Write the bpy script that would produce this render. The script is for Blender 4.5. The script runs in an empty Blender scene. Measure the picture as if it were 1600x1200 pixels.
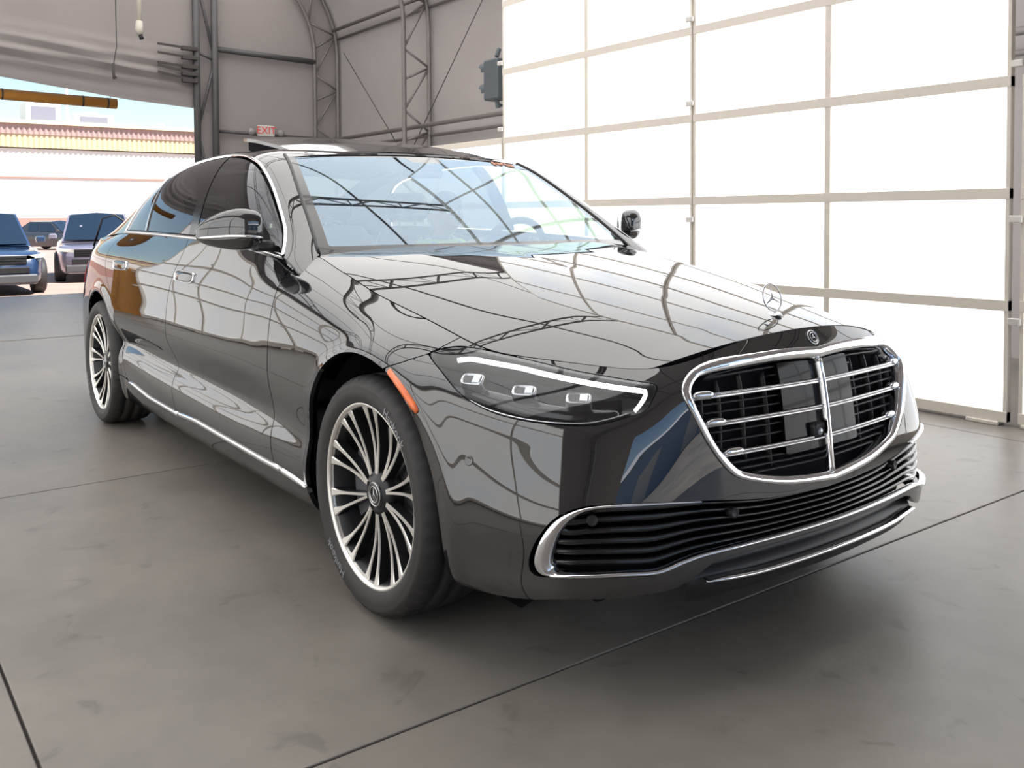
import bpy, math, random
import numpy as np
from mathutils import Vector, Matrix
PI = math.pi
sc = bpy.context.scene
COL = sc.collection

# ------------------------------------------------------------------ camera
# world: x = along the lane (car nose points to +x), y = across (far light wall at +y), z = up; front axle of the car at x = 0
cam_d = bpy.data.cameras.new('camera'); cam = bpy.data.objects.new('camera', cam_d); COL.objects.link(cam)
FPX, CYPX = 1438.5, 391.1
cam_d.sensor_fit = 'HORIZONTAL'; cam_d.sensor_width = 36; cam_d.lens = FPX/1600*36
cam_d.shift_y = -(600-CYPX)/1600
cam_d.clip_end = 500
yaw, pitch, roll = math.radians(143.2665), math.radians(-2.0629), math.radians(-0.3109)
fw = Vector((math.cos(pitch)*math.cos(yaw), math.cos(pitch)*math.sin(yaw), math.sin(pitch)))
rt = fw.cross(Vector((0, 0, 1))).normalized(); up = rt.cross(fw)
rt, up = rt*math.cos(roll)+up*math.sin(roll), -rt*math.sin(roll)+up*math.cos(roll)
M = Matrix((rt, up, -fw)).transposed().to_4x4(); M.translation = Vector((2.3959, -2.1975, 1.1656))
cam.matrix_world = M
sc.camera = cam

# ------------------------------------------------------------------ sky, sun, exposure
world = bpy.data.worlds.new('sky'); sc.world = world; world.use_nodes = True
wn = world.node_tree; wn.nodes.clear()
sky = wn.nodes.new('ShaderNodeTexSky'); sky.sky_type = 'NISHITA'; sky.sun_disc = False
sky.sun_elevation = math.radians(58); sky.sun_rotation = math.radians(60); sky.air_density = 1.2; sky.dust_density = .1; sky.ozone_density = 1.2
bg = wn.nodes.new('ShaderNodeBackground'); bg.inputs[1].default_value = .15
wo = wn.nodes.new('ShaderNodeOutputWorld'); wn.links.new(sky.outputs[0], bg.inputs[0]); wn.links.new(bg.outputs[0], wo.inputs[0])
sun_d = bpy.data.lights.new('sun', 'SUN'); sun_d.energy = 9.5; sun_d.angle = math.radians(.53); sun_d.color = (1, .96, .9)
sun = bpy.data.objects.new('sun', sun_d); COL.objects.link(sun)
sun.rotation_euler = Vector((-.46, -.30, -.84)).to_track_quat('-Z', 'Y').to_euler()      # shines from ahead and above
sc.view_settings.view_transform = 'Standard'; sc.view_settings.look = 'None'; sc.view_settings.gamma = 1
sc.view_settings.exposure = 0.22; sc.view_settings.use_curve_mapping = False

# ------------------------------------------------------------------ helpers
def tag(o, label=None, cat=None, group=None, kind=None):
    for k, v in (('label', label), ('category', cat), ('group', group), ('kind', kind)):
        if v: o[k] = v
    return o
def empty(name, loc=(0, 0, 0), rz=0, **k):
    o = bpy.data.objects.new(name, None); COL.objects.link(o); o.location = loc; o.rotation_euler = (0, 0, rz); o.empty_display_size = .2
    return tag(o, **k)
def mk(name, V, F, mat, parent=None, smooth=True, loc=None, **k):
    me = bpy.data.meshes.new(name)
    me.from_pydata([tuple(map(float, v)) for v in np.asarray(V)[:, :3]], [], [tuple(map(int, f)) for f in F]); me.materials.append(mat)
    if smooth: me.polygons.foreach_set('use_smooth', [True]*len(me.polygons))
    me.update()
    o = bpy.data.objects.new(name, me); COL.objects.link(o); o.parent = parent
    if loc is not None: o.location = loc
    return tag(o, **k)
def dup(o, parent=None, loc=None, rot=None, deep=True):
    c = o.copy(); COL.objects.link(c); c.parent = parent
    if loc is not None: c.location = loc
    if rot is not None: c.rotation_euler = rot
    if deep:
        for ch in list(o.children): dup(ch, c)
    return c
class MB:
    """collects simple shapes that make up ONE part"""
    def __init__(s): s.V = []; s.F = []
    def add(s, V, F):
        n = len(s.V); s.V += [tuple(map(float, v)) for v in V]; s.F += [tuple(int(i)+n for i in f) for f in F]; return s
    def box(s, x0, x1, y0, y1, z0, z1, b=0):
        if b <= 0:
            V = [(x, y, z) for x in (x0, x1) for y in (y0, y1) for z in (z0, z1)]
            return s.add(V, [(0, 1, 3, 2), (4, 6, 7, 5), (0, 4, 5, 1), (2, 3, 7, 6), (0, 2, 6, 4), (1, 5, 7, 3)])
        V = []; c = [(x0, x1), (y0, y1), (z0, z1)]; idx = {}
        for i in range(2):
            for j in range(2):
                for k in range(2):
                    p = [c[0][i], c[1][j], c[2][k]]; ins = [b*(1 if q == 0 else -1) for q in (i, j, k)]
                    for a in range(3):
                        q = [p[m]+(ins[m] if m != a else 0) for m in range(3)]
                        # vertex on face with normal axis a: keep coordinate a at the face, inset the others
                        idx[(i, j, k, a)] = len(V); V.append(q)
        F = []
        def quad(ids): F.append(tuple(ids))
        for a in range(3):
            o1, o2 = [m for m in range(3) if m != a]
            for sgn in range(2):
                ids = []
                for (u_, v_) in ((0, 0), (1, 0), (1, 1), (0, 1)):
                    t = [0, 0, 0]; t[a] = sgn; t[o1] = u_; t[o2] = v_; ids.append(idx[(*t, a)])
                flip = (sgn == 1) ^ (a == 1)
                quad(ids if flip else ids[::-1])
        for a in range(3):            # edges along axis a
            o1, o2 = [m for m in range(3) if m != a]
            for u_ in range(2):
                for v_ in range(2):
                    t0 = [0, 0, 0]; t0[o1] = u_; t0[o2] = v_; t1 = list(t0); t1[a] = 1
                    quad([idx[(*t0, o1)], idx[(*t1, o1)], idx[(*t1, o2)], idx[(*t0, o2)]])
        for i in range(2):
            for j in range(2):
                for k in range(2): quad([idx[(i, j, k, a)] for a in range(3)])
        return s.add(V, F)
    def tube(s, path, r, n=8, closed=False, cap=True, flat=1.0, upv=None):
        P = np.asarray(path, float); m = len(P)
        T = np.roll(P, -1, 0)-np.roll(P, 1, 0) if closed else np.gradient(P, axis=0)
        T /= np.linalg.norm(T, axis=1)[:, None]+1e-12
        ref = np.array(upv if upv is not None else ((0, 0, 1) if abs(T[0][2]) < .9 else (1, 0, 0)), float)
        R = np.asarray(r, float)*np.ones(m); V = []; nrm = ref
        for i in range(m):
            nrm = nrm-T[i]*(nrm@T[i]); ln = np.linalg.norm(nrm); nrm = nrm/ln if ln > 1e-6 else np.array((0., 1., 0.))
            b = np.cross(T[i], nrm)
            for k in range(n):
                a = 2*PI*k/n; V.append(P[i]+R[i]*(nrm*math.cos(a)*flat+b*math.sin(a)))
        F = []
        for i in range(m if closed else m-1):
            j = (i+1) % m
            for k in range(n): F.append((i*n+k, i*n+(k+1) % n, j*n+(k+1) % n, j*n+k))
        if cap and not closed: F += [tuple(range(n))[::-1], tuple(range((m-1)*n, m*n))]
        return s.add(V, F)
    def bar(s, a, b, w, h, upv=(0, 0, 1)):
        a = np.array(a, float); b = np.array(b, float); t = (b-a)/np.linalg.norm(b-a)
        side = np.cross(t, upv); side /= np.linalg.norm(side)+1e-9; u2 = np.cross(side, t)
        V = [p+side*w/2*i+u2*h/2*j for p in (a, b) for i in (-1, 1) for j in (-1, 1)]
        return s.add(V, [(0, 1, 3, 2), (4, 6, 7, 5), (0, 4, 5, 1), (2, 3, 7, 6), (0, 2, 6, 4), (1, 5, 7, 3)])
    def lathe(s, prof, n=48, axis='y', cen=(0, 0, 0), closed=False):
        V = []; m = len(prof)
        for k in range(n):
            a = 2*PI*k/n
            for (r, h) in prof:
                if axis == 'y': q = (r*math.cos(a), h, r*math.sin(a))
                elif axis == 'x': q = (h, r*math.cos(a), r*math.sin(a))
                else: q = (r*math.cos(a), r*math.sin(a), h)
                V.append((q[0]+cen[0], q[1]+cen[1], q[2]+cen[2]))
        F = []
        for k in range(n):
            l = (k+1) % n
            for i in range(m if closed else m-1):
                j = (i+1) % m; F.append((k*m+i, l*m+i, l*m+j, k*m+j))
        return s.add(V, F)
    def ball(s, c, r, nu=16, nv=10):
        r = (r, r, r) if np.isscalar(r) else r; V = []; F = []
        for i in range(nv+1):
            t = PI*i/nv
            for k in range(nu):
                a = 2*PI*k/nu; V.append((c[0]+r[0]*math.sin(t)*math.cos(a), c[1]+r[1]*math.sin(t)*math.sin(a), c[2]+r[2]*math.cos(t)))
        for i in range(nv):
            for k in range(nu): F.append((i*nu+k, (i+1)*nu+k, (i+1)*nu+(k+1) % nu, i*nu+(k+1) % nu))
        return s.add(V, F)
    def prism(s, poly, h0, h1, axis='z'):
        n = len(poly)
        def q(p, h): return {'z': (p[0], p[1], h), 'y': (p[0], h, p[1]), 'x': (h, p[0], p[1])}[axis]
        V = [q(p, h0) for p in poly]+[q(p, h1) for p in poly]
        return s.add(V, [tuple(range(n))[::-1], tuple(range(n, 2*n))]+[(i, (i+1) % n, n+(i+1) % n, n+i) for i in range(n)])
    def grid(s, G):
        G = np.asarray(G); a, b = G.shape[:2]
        return s.add(G.reshape(-1, 3), [(i*b+j, i*b+j+1, (i+1)*b+j+1, (i+1)*b+j) for i in range(a-1) for j in range(b-1)])
    def build(s, name, mat, parent=None, smooth=False, loc=None, bevel=0, **k):
        o = mk(name, s.V, s.F, mat, parent, smooth, loc, **k)
        if bevel:
            m = o.modifiers.new('bevel', 'BEVEL'); m.width = bevel; m.segments = 2; m.limit_method = 'ANGLE'
        return o
def text_mesh(txt, size, extrude=.002, align='CENTER'):
    cu = bpy.data.curves.new('t', 'FONT'); cu.body = txt; cu.size = size; cu.extrude = extrude; cu.align_x = align; cu.align_y = 'CENTER'; cu.resolution_u = 3
    o = bpy.data.objects.new('t', cu); COL.objects.link(o)
    dg = bpy.context.evaluated_depsgraph_get(); me = bpy.data.meshes.new_from_object(o.evaluated_get(dg))
    V = np.array([v.co[:] for v in me.vertices]); F = [tuple(p.vertices) for p in me.polygons]
    bpy.data.objects.remove(o); bpy.data.curves.remove(cu); bpy.data.meshes.remove(me)
    return V, F

# ------------------------------------------------------------------ materials
def nodes(name):
    m = bpy.data.materials.new(name); m.use_nodes = True; nt = m.node_tree; nt.nodes.clear()
    out = nt.nodes.new('ShaderNodeOutputMaterial'); return m, nt, out
def pbr(name, col, rough=.5, metal=0, coat=0, coat_ior=1.5, coat_rough=.03, spec=.5, noise=0, nscale=20, bump=0, bscale=60, emit=None, estr=0, aniso=0):
    m, nt, out = nodes(name); b = nt.nodes.new('ShaderNodeBsdfPrincipled'); nt.links.new(b.outputs[0], out.inputs[0])
    b.inputs['Base Color'].default_value = (*col, 1); b.inputs['Roughness'].default_value = rough; b.inputs['Metallic'].default_value = metal
    b.inputs['Coat Weight'].default_value = coat; b.inputs['Coat IOR'].default_value = coat_ior; b.inputs['Coat Roughness'].default_value = coat_rough
    b.inputs['Specular IOR Level'].default_value = spec
    if emit: b.inputs['Emission Color'].default_value = (*emit, 1); b.inputs['Emission Strength'].default_value = estr
    tc = nt.nodes.new('ShaderNodeTexCoord')
    if noise:
        n = nt.nodes.new('ShaderNodeTexNoise'); n.inputs['Scale'].default_value = nscale; n.inputs['Detail'].default_value = 5; nt.links.new(tc.outputs['Object'], n.inputs['Vector'])
        r = nt.nodes.new('ShaderNodeMapRange'); r.inputs['To Min'].default_value = 1-noise; r.inputs['To Max'].default_value = 1+noise; nt.links.new(n.outputs[0], r.inputs[0])
        mx = nt.nodes.new('ShaderNodeMix'); mx.data_type = 'RGBA'; mx.blend_type = 'MULTIPLY'; mx.inputs[0].default_value = 1
        mx.inputs[6].default_value = (*col, 1); nt.links.new(r.outputs[0], mx.inputs[7]); nt.links.new(mx.outputs[2], b.inputs['Base Color'])
    if bump:
        n2 = nt.nodes.new('ShaderNodeTexNoise'); n2.inputs['Scale'].default_value = bscale; nt.links.new(tc.outputs['Object'], n2.inputs['Vector'])
        bp_ = nt.nodes.new('ShaderNodeBump'); bp_.inputs['Strength'].default_value = bump; bp_.inputs['Distance'].default_value = .01
        nt.links.new(n2.outputs[0], bp_.inputs['Height']); nt.links.new(bp_.outputs[0], b.inputs['Normal'])
    return m
def glass(name, tint, ior=1.55, refl=(1, 1, 1), rough=0.0):
    m, nt, out = nodes(name)
    tr = nt.nodes.new('ShaderNodeBsdfTransparent'); tr.inputs[0].default_value = (*tint, 1)
    gl = nt.nodes.new('ShaderNodeBsdfGlossy'); gl.inputs[0].default_value = (*refl, 1); gl.inputs['Roughness'].default_value = rough
    fr = nt.nodes.new('ShaderNodeFresnel'); fr.inputs[0].default_value = ior
    # same reflectance from both faces of the pane
    geo = nt.nodes.new('ShaderNodeNewGeometry'); inv = nt.nodes.new('ShaderNodeMix'); inv.data_type = 'FLOAT'
    inv.inputs[2].default_value = ior; inv.inputs[3].default_value = 1/ior
    nt.links.new(geo.outputs['Backfacing'], inv.inputs[0]); nt.links.new(inv.outputs[0], fr.inputs[0])
    for a in (fr,): pass
    mx = nt.nodes.new('ShaderNodeMixShader'); nt.links.new(fr.outputs[0], mx.inputs[0]); nt.links.new(tr.outputs[0], mx.inputs[1]); nt.links.new(gl.outputs[0], mx.inputs[2])
    nt.links.new(mx.outputs[0], out.inputs[0]); return m
def fabric(name, col, trans, tcol, noise=.06, scale=1.2):
    """coated tent cloth: diffuse, and partly translucent to the daylight behind it"""
    m, nt, out = nodes(name)
    tc = nt.nodes.new('ShaderNodeTexCoord'); n = nt.nodes.new('ShaderNodeTexNoise'); n.inputs['Scale'].default_value = scale; n.inputs['Detail'].default_value = 6
    nt.links.new(tc.outputs['Object'], n.inputs['Vector'])
    r = nt.nodes.new('ShaderNodeMapRange'); r.inputs['To Min'].default_value = 1-noise; r.inputs['To Max'].default_value = 1+noise; nt.links.new(n.outputs[0], r.inputs[0])
    def tinted(c):
        mx = nt.nodes.new('ShaderNodeMix'); mx.data_type = 'RGBA'; mx.blend_type = 'MULTIPLY'; mx.inputs[0].default_value = 1; mx.inputs[6].default_value = (*c, 1)
        nt.links.new(r.outputs[0], mx.inputs[7]); return mx.outputs[2]
    d = nt.nodes.new('ShaderNodeBsdfDiffuse'); nt.links.new(tinted(col), d.inputs[0])
    t = nt.nodes.new('ShaderNodeBsdfTranslucent'); nt.links.new(tinted(tcol), t.inputs[0])
    mx = nt.nodes.new('ShaderNodeMixShader'); mx.inputs[0].default_value = trans; nt.links.new(d.outputs[0], mx.inputs[1]); nt.links.new(t.outputs[0], mx.inputs[2])
    nt.links.new(mx.outputs[0], out.inputs[0]); return m
def lit(name, col, strength, base=(.8, .8, .8), noise=0.0, scale=1.0, col2=None):
    m, nt, out = nodes(name); b = nt.nodes.new('ShaderNodeBsdfPrincipled'); nt.links.new(b.outputs[0], out.inputs[0])
    b.inputs['Base Color'].default_value = (*base, 1); b.inputs['Roughness'].default_value = .5
    b.inputs['Emission Color'].default_value = (*col, 1); b.inputs['Emission Strength'].default_value = strength
    if col2:
        tc = nt.nodes.new('ShaderNodeTexCoord'); n = nt.nodes.new('ShaderNodeTexNoise'); n.inputs['Scale'].default_value = scale; n.inputs['Detail'].default_value = 2
        nt.links.new(tc.outputs['Object'], n.inputs['Vector'])
        cr = nt.nodes.new('ShaderNodeValToRGB'); cr.color_ramp.elements[0].position = .38; cr.color_ramp.elements[1].position = .52
        cr.color_ramp.elements[0].color = (*col2, 1); cr.color_ramp.elements[1].color = (*col, 1)
        nt.links.new(n.outputs[0], cr.inputs[0]); nt.links.new(cr.outputs[0], b.inputs['Emission Color'])
    return m
def concrete(name, c1, c2, rough=.36):
    m, nt, out = nodes(name); b = nt.nodes.new('ShaderNodeBsdfPrincipled'); nt.links.new(b.outputs[0], out.inputs[0])
    tc = nt.nodes.new('ShaderNodeNewGeometry')
    n1 = nt.nodes.new('ShaderNodeTexNoise'); n1.inputs['Scale'].default_value = .9; n1.inputs['Detail'].default_value = 8; n1.inputs['Roughness'].default_value = .6
    n2 = nt.nodes.new('ShaderNodeTexNoise'); n2.inputs['Scale'].default_value = 9; n2.inputs['Detail'].default_value = 8
    n3 = nt.nodes.new('ShaderNodeTexNoise'); n3.inputs['Scale'].default_value = 7; n3.inputs['Detail'].default_value = 3; n3.inputs['Distortion'].default_value = .6
    for n in (n1, n2, n3): nt.links.new(tc.outputs['Position'], n.inputs['Vector'])
    cr = nt.nodes.new('ShaderNodeValToRGB'); cr.color_ramp.elements[0].position = .35; cr.color_ramp.elements[1].position = .65
    cr.color_ramp.elements[0].color = (*c1, 1); cr.color_ramp.elements[1].color = (*c2, 1); nt.links.new(n1.outputs[0], cr.inputs[0])
    r2 = nt.nodes.new('ShaderNodeMapRange'); r2.inputs['To Min'].default_value = .86; r2.inputs['To Max'].default_value = 1.14; nt.links.new(n2.outputs[0], r2.inputs[0])
    mx = nt.nodes.new('ShaderNodeMix'); mx.data_type = 'RGBA'; mx.blend_type = 'MULTIPLY'; mx.inputs[0].default_value = 1
    nt.links.new(cr.outputs[0], mx.inputs[6]); nt.links.new(r2.outputs[0], mx.inputs[7])
    # dark oil and tyre spots
    cr3 = nt.nodes.new('ShaderNodeValToRGB'); cr3.color_ramp.elements[0].position = .30; cr3.color_ramp.elements[1].position = .37
    cr3.color_ramp.elements[0].color = (.80, .80, .80, 1); cr3.color_ramp.elements[1].color = (1, 1, 1, 1); nt.links.new(n3.outputs[0], cr3.inputs[0])
    mx2 = nt.nodes.new('ShaderNodeMix'); mx2.data_type = 'RGBA'; mx2.blend_type = 'MULTIPLY'; mx2.inputs[0].default_value = 1
    nt.links.new(mx.outputs[2], mx2.inputs[6]); nt.links.new(cr3.outputs[0], mx2.inputs[7]); nt.links.new(mx2.outputs[2], b.inputs['Base Color'])
    rr = nt.nodes.new('ShaderNodeMapRange'); rr.inputs['To Min'].default_value = rough-.12; rr.inputs['To Max'].default_value = rough+.15; nt.links.new(n1.outputs[0], rr.inputs[0]); nt.links.new(rr.outputs[0], b.inputs['Roughness'])
    b.inputs['Specular IOR Level'].default_value = .35
    bu = nt.nodes.new('ShaderNodeBump'); bu.inputs['Strength'].default_value = .08; bu.inputs['Distance'].default_value = .01; nt.links.new(n2.outputs[0], bu.inputs['Height']); nt.links.new(bu.outputs[0], b.inputs['Normal'])
    return m
MT = dict(
    paint=pbr('black_car_paint', (.012, .012, .014), .5, 0, 1, 2.1, .008, spec=0.0),
    chrome=pbr('chrome', (.86, .87, .89), .06, 1), chrome2=pbr('dark_chrome', (.55, .55, .57), .07, 1), satin=pbr('satin_silver', (.70, .70, .71), .22, 1),
    gloss=pbr('gloss_black', (.008, .008, .009), .12, 0, .6, 1.5, .03), sensor=pbr('sensor_panel_black', (.006, .006, .007), .15, 0, .2, 1.5, .03, spec=.2), plastic=pbr('black_plastic', (.020, .019, .021), .42),
    matte=pbr('dark_void', (.016, .015, .017), .9, spec=.1), rubber=pbr('tyre_rubber', (.032, .031, .031), .62, noise=.2, nscale=40),
    letter=pbr('raised_tyre_lettering', (.30, .30, .31), .5), machined=pbr('machined_alloy', (.84, .82, .77), .34, .9),
    rimdark=pbr('dark_grey_alloy', (.030, .031, .034), .35, .5), brake=pbr('brake_steel', (.30, .30, .31), .4, 1), caliper=pbr('caliper_grey', (.10, .10, .11), .5, .3),
    ws=glass('windscreen_glass', (.60, .70, .60), 2.9, (.68, .84, 1.0)), side=glass('tinted_side_glass', (.62, .70, .60), 1.6, (.95, .95, 1)),
    privacy=glass('dark_privacy_glass', (.10, .10, .10), 1.6, (.95, .95, 1)), lens=glass('clear_lamp_lens', (.90, .92, .94), 1.6),
    drl=lit('daytime_running_light', (1, .98, .92), 1.8), module=pbr('lamp_projector_glass', (.55, .58, .62), .08, .8), amber=pbr('amber_reflector', (.95, .20, .05), .3, emit=(1, .2, .05), estr=.0, coat=.5),
    bucket=pbr('lamp_housing', (.05, .052, .056), .22, .5), interior=pbr('dark_interior', (.018, .018, .02), .7), leather=pbr('black_leather', (.02, .02, .022), .48, bump=.2, bscale=180),
    skin=pbr('skin', (.42, .26, .18), .55), lip=pbr('lips', (.30, .12, .10), .5), hair=pbr('short_dark_hair', (.03, .022, .018), .7), vest=pbr('hi_vis_yellow_vest', (.68, .95, .05), .7), shirt=pbr('dark_shirt', (.05, .06, .09), .8),
    band=pbr('reflective_tape', (.75, .75, .72), .35), trousers=pbr('dark_trousers', (.03, .035, .05), .8), screen=pbr('screen_glass', (.01, .012, .015), .08),
    concrete=concrete('worn_concrete', (.178, .161, .142), (.250, .226, .198)), joint=pbr('dark_joint_filler', (.055, .050, .048), .9),
    wall=fabric('grey_tent_fabric', (.325, .295, .285), .06, (.5, .47, .45)), roof=fabric('translucent_roof_fabric', (.6, .6, .58), .84, (.93, .90, .85), .03, .6),
    steel=pbr('grey_galvanised_steel', (.22, .20, .19), .5, .35, noise=.12, nscale=8), darksteel=pbr('dark_weathered_steel', (.10, .095, .10), .55, .3, noise=.15, nscale=8),
    pane=lit('backlit_white_panel', (1, 1, 1), 1.55, noise=.3, scale=1.1, col2=(.86, .93, 1.0)), pane_near=lit('dimmer_backlit_panel', (1, .98, .95), 1.05, col2=(.90, .94, 1.0)), frame=pbr('pale_aluminium_frame', (.82, .75, .66), .5, 0),
    hinge=pbr('pale_hinge_metal', (.75, .72, .68), .4, .3), yellow=pbr('orange_yellow_paint', (.62, .27, .04), .55, noise=.12, nscale=9), signwhite=pbr('sign_white', (.62, .60, .58), .5),
    frame2=pbr('dull_lamp_plastic', (.30, .28, .27), .5), signred=pbr('sign_red', (.75, .10, .09), .5), cable=pbr('thin_dark_cable', (.05, .05, .05), .6), trafficgrey=pbr('traffic_light_grey', (.075, .09, .10), .5), cordwhite=pbr('off_white_cord', (.62, .58, .50), .6),
    strap=pbr('dark_strap', (.07, .062, .058), .8), lot=concrete('sunlit_lot', (.36, .25, .21), (.42, .30, .26), .8), offwhite=pbr('white_building_wall', (.80, .76, .72), .7), pinkwall=pbr('pinkish_base_wall', (.42, .24, .20), .8),
    fascia=pbr('corrugated_cream_fascia', (.62, .48, .30), .6), fascia2=pbr('corrugated_mauve_fascia', (.40, .28, .26), .6), gutter=pbr('pale_gutter', (.62, .60, .42), .6), hvac=pbr('white_roof_unit', (.75, .76, .80), .6),
    suvblue=pbr('dark_blue_paint', (.018, .045, .11), .3, 0, 1, 1.6), suvsilver=pbr('lilac_silver_paint', (.34, .31, .38), .3, .5, 1, 1.5), sedan=pbr('dark_grey_paint', (.04, .045, .055), .3, 0, 1, 1.5),
    lamp=pbr('small_headlamp', (.85, .83, .70), .15, .3), carglass=pbr('dark_car_window', (.01, .02, .035), .05, 0, 1, 1.7), shed=pbr('pale_blue_metal', (.30, .42, .58), .5), pink=pbr('pink_window_marker', (.90, .45, .32), .6),
    red=pbr('tail_lamp_red', (.45, .02, .02), .2, coat=1))

# ---------------------------------------------------------------- numpy geometry core
def ncs(t, P, tq):
    """natural cubic spline through P (n,k) at knots t"""
    t = np.asarray(t, float); P = np.asarray(P, float); n = len(t)
    h = np.diff(t); A = np.zeros((n, n)); B = np.zeros((n,) + P.shape[1:])
    A[0, 0] = A[-1, -1] = 1
    for i in range(1, n-1):
        A[i, i-1] = h[i-1]; A[i, i] = 2*(h[i-1]+h[i]); A[i, i+1] = h[i]
        B[i] = 6*((P[i+1]-P[i])/h[i]-(P[i]-P[i-1])/h[i-1])
    M = np.linalg.solve(A, B.reshape(n, -1)).reshape(B.shape)
    tq = np.asarray(tq, float)
    k = np.clip(np.searchsorted(t, tq)-1, 0, n-2)
    sh = (-1,)+(1,)*(P.ndim-1)
    a = ((t[k+1]-tq)/h[k]).reshape(sh); b = 1-a; hh = (h[k]**2/6).reshape(sh)
    return a*P[k]+b*P[k+1]+((a**3-a)*M[k]+(b**3-b)*M[k+1])*hh

# body skin control net: rows bottom -> top, one list of stations per row, (x, half width, z)
SX = [-3.55, -3.2, -2.8, -2.3, -1.8, -1.2, -1.03, -.92, -.80, -.69, -.55, -.40, -.25, -.11, .02]
SW = [.94, .958, .958, .955, .957, .958, .958, .958, .958, .957, .957, .957, .957, .957, .957]
BELT_Y = [.815, .842, .868, .884, .889, .889, .881, .872, .835, .785, .783, .787, .79, .784, .775]      # belt line, then hood shut line
BELT_Z = [1.062, 1.078, 1.086, 1.083, 1.075, 1.053, 1.050, 1.049, 1.044, 1.030, 1.000, .966, .93, .899, .872]
rear = [  # rear centre, quarter, corner, side (stations 0..3) for rows 0..8
 [(-4.25,0,.22),(-4.22,.38,.22),(-4.10,.66,.21),(-3.85,.80,.20)],
 [(-4.31,0,.26),(-4.28,.40,.26),(-4.15,.72,.25),(-3.86,.86,.24)],
 [(-4.35,0,.33),(-4.32,.42,.33),(-4.18,.76,.32),(-3.87,.895,.31)],
 [(-4.37,0,.43),(-4.34,.42,.43),(-4.19,.77,.43),(-3.87,.90,.43)],
 [(-4.385,0,.56),(-4.35,.42,.56),(-4.19,.77,.57),(-3.87,.905,.58)],
 [(-4.385,0,.69),(-4.35,.42,.70),(-4.18,.76,.71),(-3.86,.90,.72)],
 [(-4.38,0,.82),(-4.34,.42,.82),(-4.16,.74,.83),(-3.85,.88,.85)],
 [(-4.37,0,.93),(-4.33,.40,.93),(-4.13,.70,.935),(-3.84,.845,.95)],
 [(-4.33,0,1.0),(-4.29,.38,1.0),(-4.09,.64,1.01),(-3.83,.80,1.04)]]
side_dy = [-.095, -.05, -.018, -.032, -.008, 0, -.010, -.038]
side_z = [.165, .20, .29, .44, .60, .73, .86, .955]
SCALLOP = [-.030, -.036, -.046, -.050, -.050, -.047, -.043, -.039, -.035, -.031, -.028, -.028, -.028, -.028, -.028]
fend = {7: [(.920,.968),(.916,.967),(.912,.967),(.903,.967),(.892,.962),(.886,.945),(.884,.920),(.882,.892),(.879,.865),(.873,.84)],
        6: [(.948,.86),(.947,.86),(.947,.862),(.946,.863),(.945,.862),(.944,.852),(.944,.836),(.943,.818),(.942,.803),(.941,.79)],
        5: [(.958,.73),(.958,.73),(.958,.73),(.957,.73),(.957,.73),(.957,.725),(.957,.718),(.957,.71),(.957,.702),(.957,.695)],
        4: [(.95,.60),(.95,.60),(.95,.598),(.95,.596),(.95,.593),(.95,.588),(.95,.58),(.95,.57),(.95,.565),(.95,.56)]}
front = [  # stations x=.22 ... round the nose ... centre
 [(.21,.83,.165),(.42,.80,.165),(.60,.72,.165),(.71,.61,.165),(.79,.49,.165),(.85,.25,.17),(.87,0,.175)],
 [(.22,.885,.20),(.46,.862,.195),(.65,.785,.19),(.75,.68,.19),(.82,.545,.19),(.883,.27,.20),(.905,0,.205)],
 [(.24,.932,.29),(.475,.890,.28),(.660,.812,.275),(.775,.705,.272),(.848,.562,.272),(.906,.285,.28),(.93,0,.285)],
 [(.24,.942,.40),(.480,.897,.385),(.668,.817,.375),(.782,.709,.37),(.850,.562,.37),(.904,.285,.375),(.927,0,.38)],
 [(.235,.946,.53),(.478,.890,.50),(.665,.803,.485),(.777,.694,.48),(.844,.550,.48),(.895,.28,.485),(.915,0,.49)],
 [(.23,.943,.64),(.468,.870,.605),(.648,.776,.587),(.762,.670,.58),(.835,.538,.58),(.885,.275,.588),(.903,0,.595)],
 [(.217,.917,.735),(.45,.840,.69),(.630,.742,.672),(.740,.642,.665),(.824,.522,.668),(.872,.27,.688),(.888,0,.70)],
 [(.21,.855,.79),(.41,.790,.755),(.572,.695,.738),(.692,.606,.73),(.797,.512,.733),(.852,.268,.768),(.865,0,.788)],
 [(.22,.765,.828),(.37,.735,.797),(.50,.665,.785),(.614,.597,.777),(.735,.512,.777),(.806,.27,.83),(.833,0,.852)]]
def body_net():
    net = []
    for r in range(9):
        row = list(rear[r])
        for i, x in enumerate(SX):
            if r == 8: row.append((x, BELT_Y[i], BELT_Z[i])); continue
            if i >= 5 and r in fend: row.append((x, *fend[r][i-5])); continue
            z = side_z[r]; dy = SCALLOP[i] if r == 3 else side_dy[r]
            if r == 2: z = float(np.interp(x, [-3.55, -2.8, -.69, .02], [.36, .395, .345, .29])); dy = float(np.interp(x, [-3.2, -2.6, -.8, -.3], [-.018, -.010, -.012, -.018]))
            if r == 3: z = float(np.interp(x, [-3.55, -2.8, -.69, .02], [.47, .500, .455, .42]))
            if r == 1: z = .205; dy = -.048
            if r == 7: z = BELT_Z[i]-.085
            if r == 6: z = BELT_Z[i]-.195
            row.append((x, SW[i]+dy, z))
        row += front[r]
        net.append(row)
    n = np.array(net, float)            # rows x stations
    m = n[:, ::-1][:, 1:] * np.array([1, -1, 1.])
    n = n.copy(); full = np.concatenate([n*np.array([1, -1, 1.]), m*np.array([1, -1, 1.])], 1)
    return full                         # near (right, y<0) side first, then the far side
NET = body_net()
mid = NET[2:7]
UK = np.concatenate([[0], np.cumsum(np.linalg.norm(np.diff(mid, axis=1), axis=2).mean(0))]); UC = UK[4+len(SX)+6]; UK = UK-UC   # 0 = front centre
IH = 4+SX.index(-.69)                 # station where the hood begins
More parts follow.
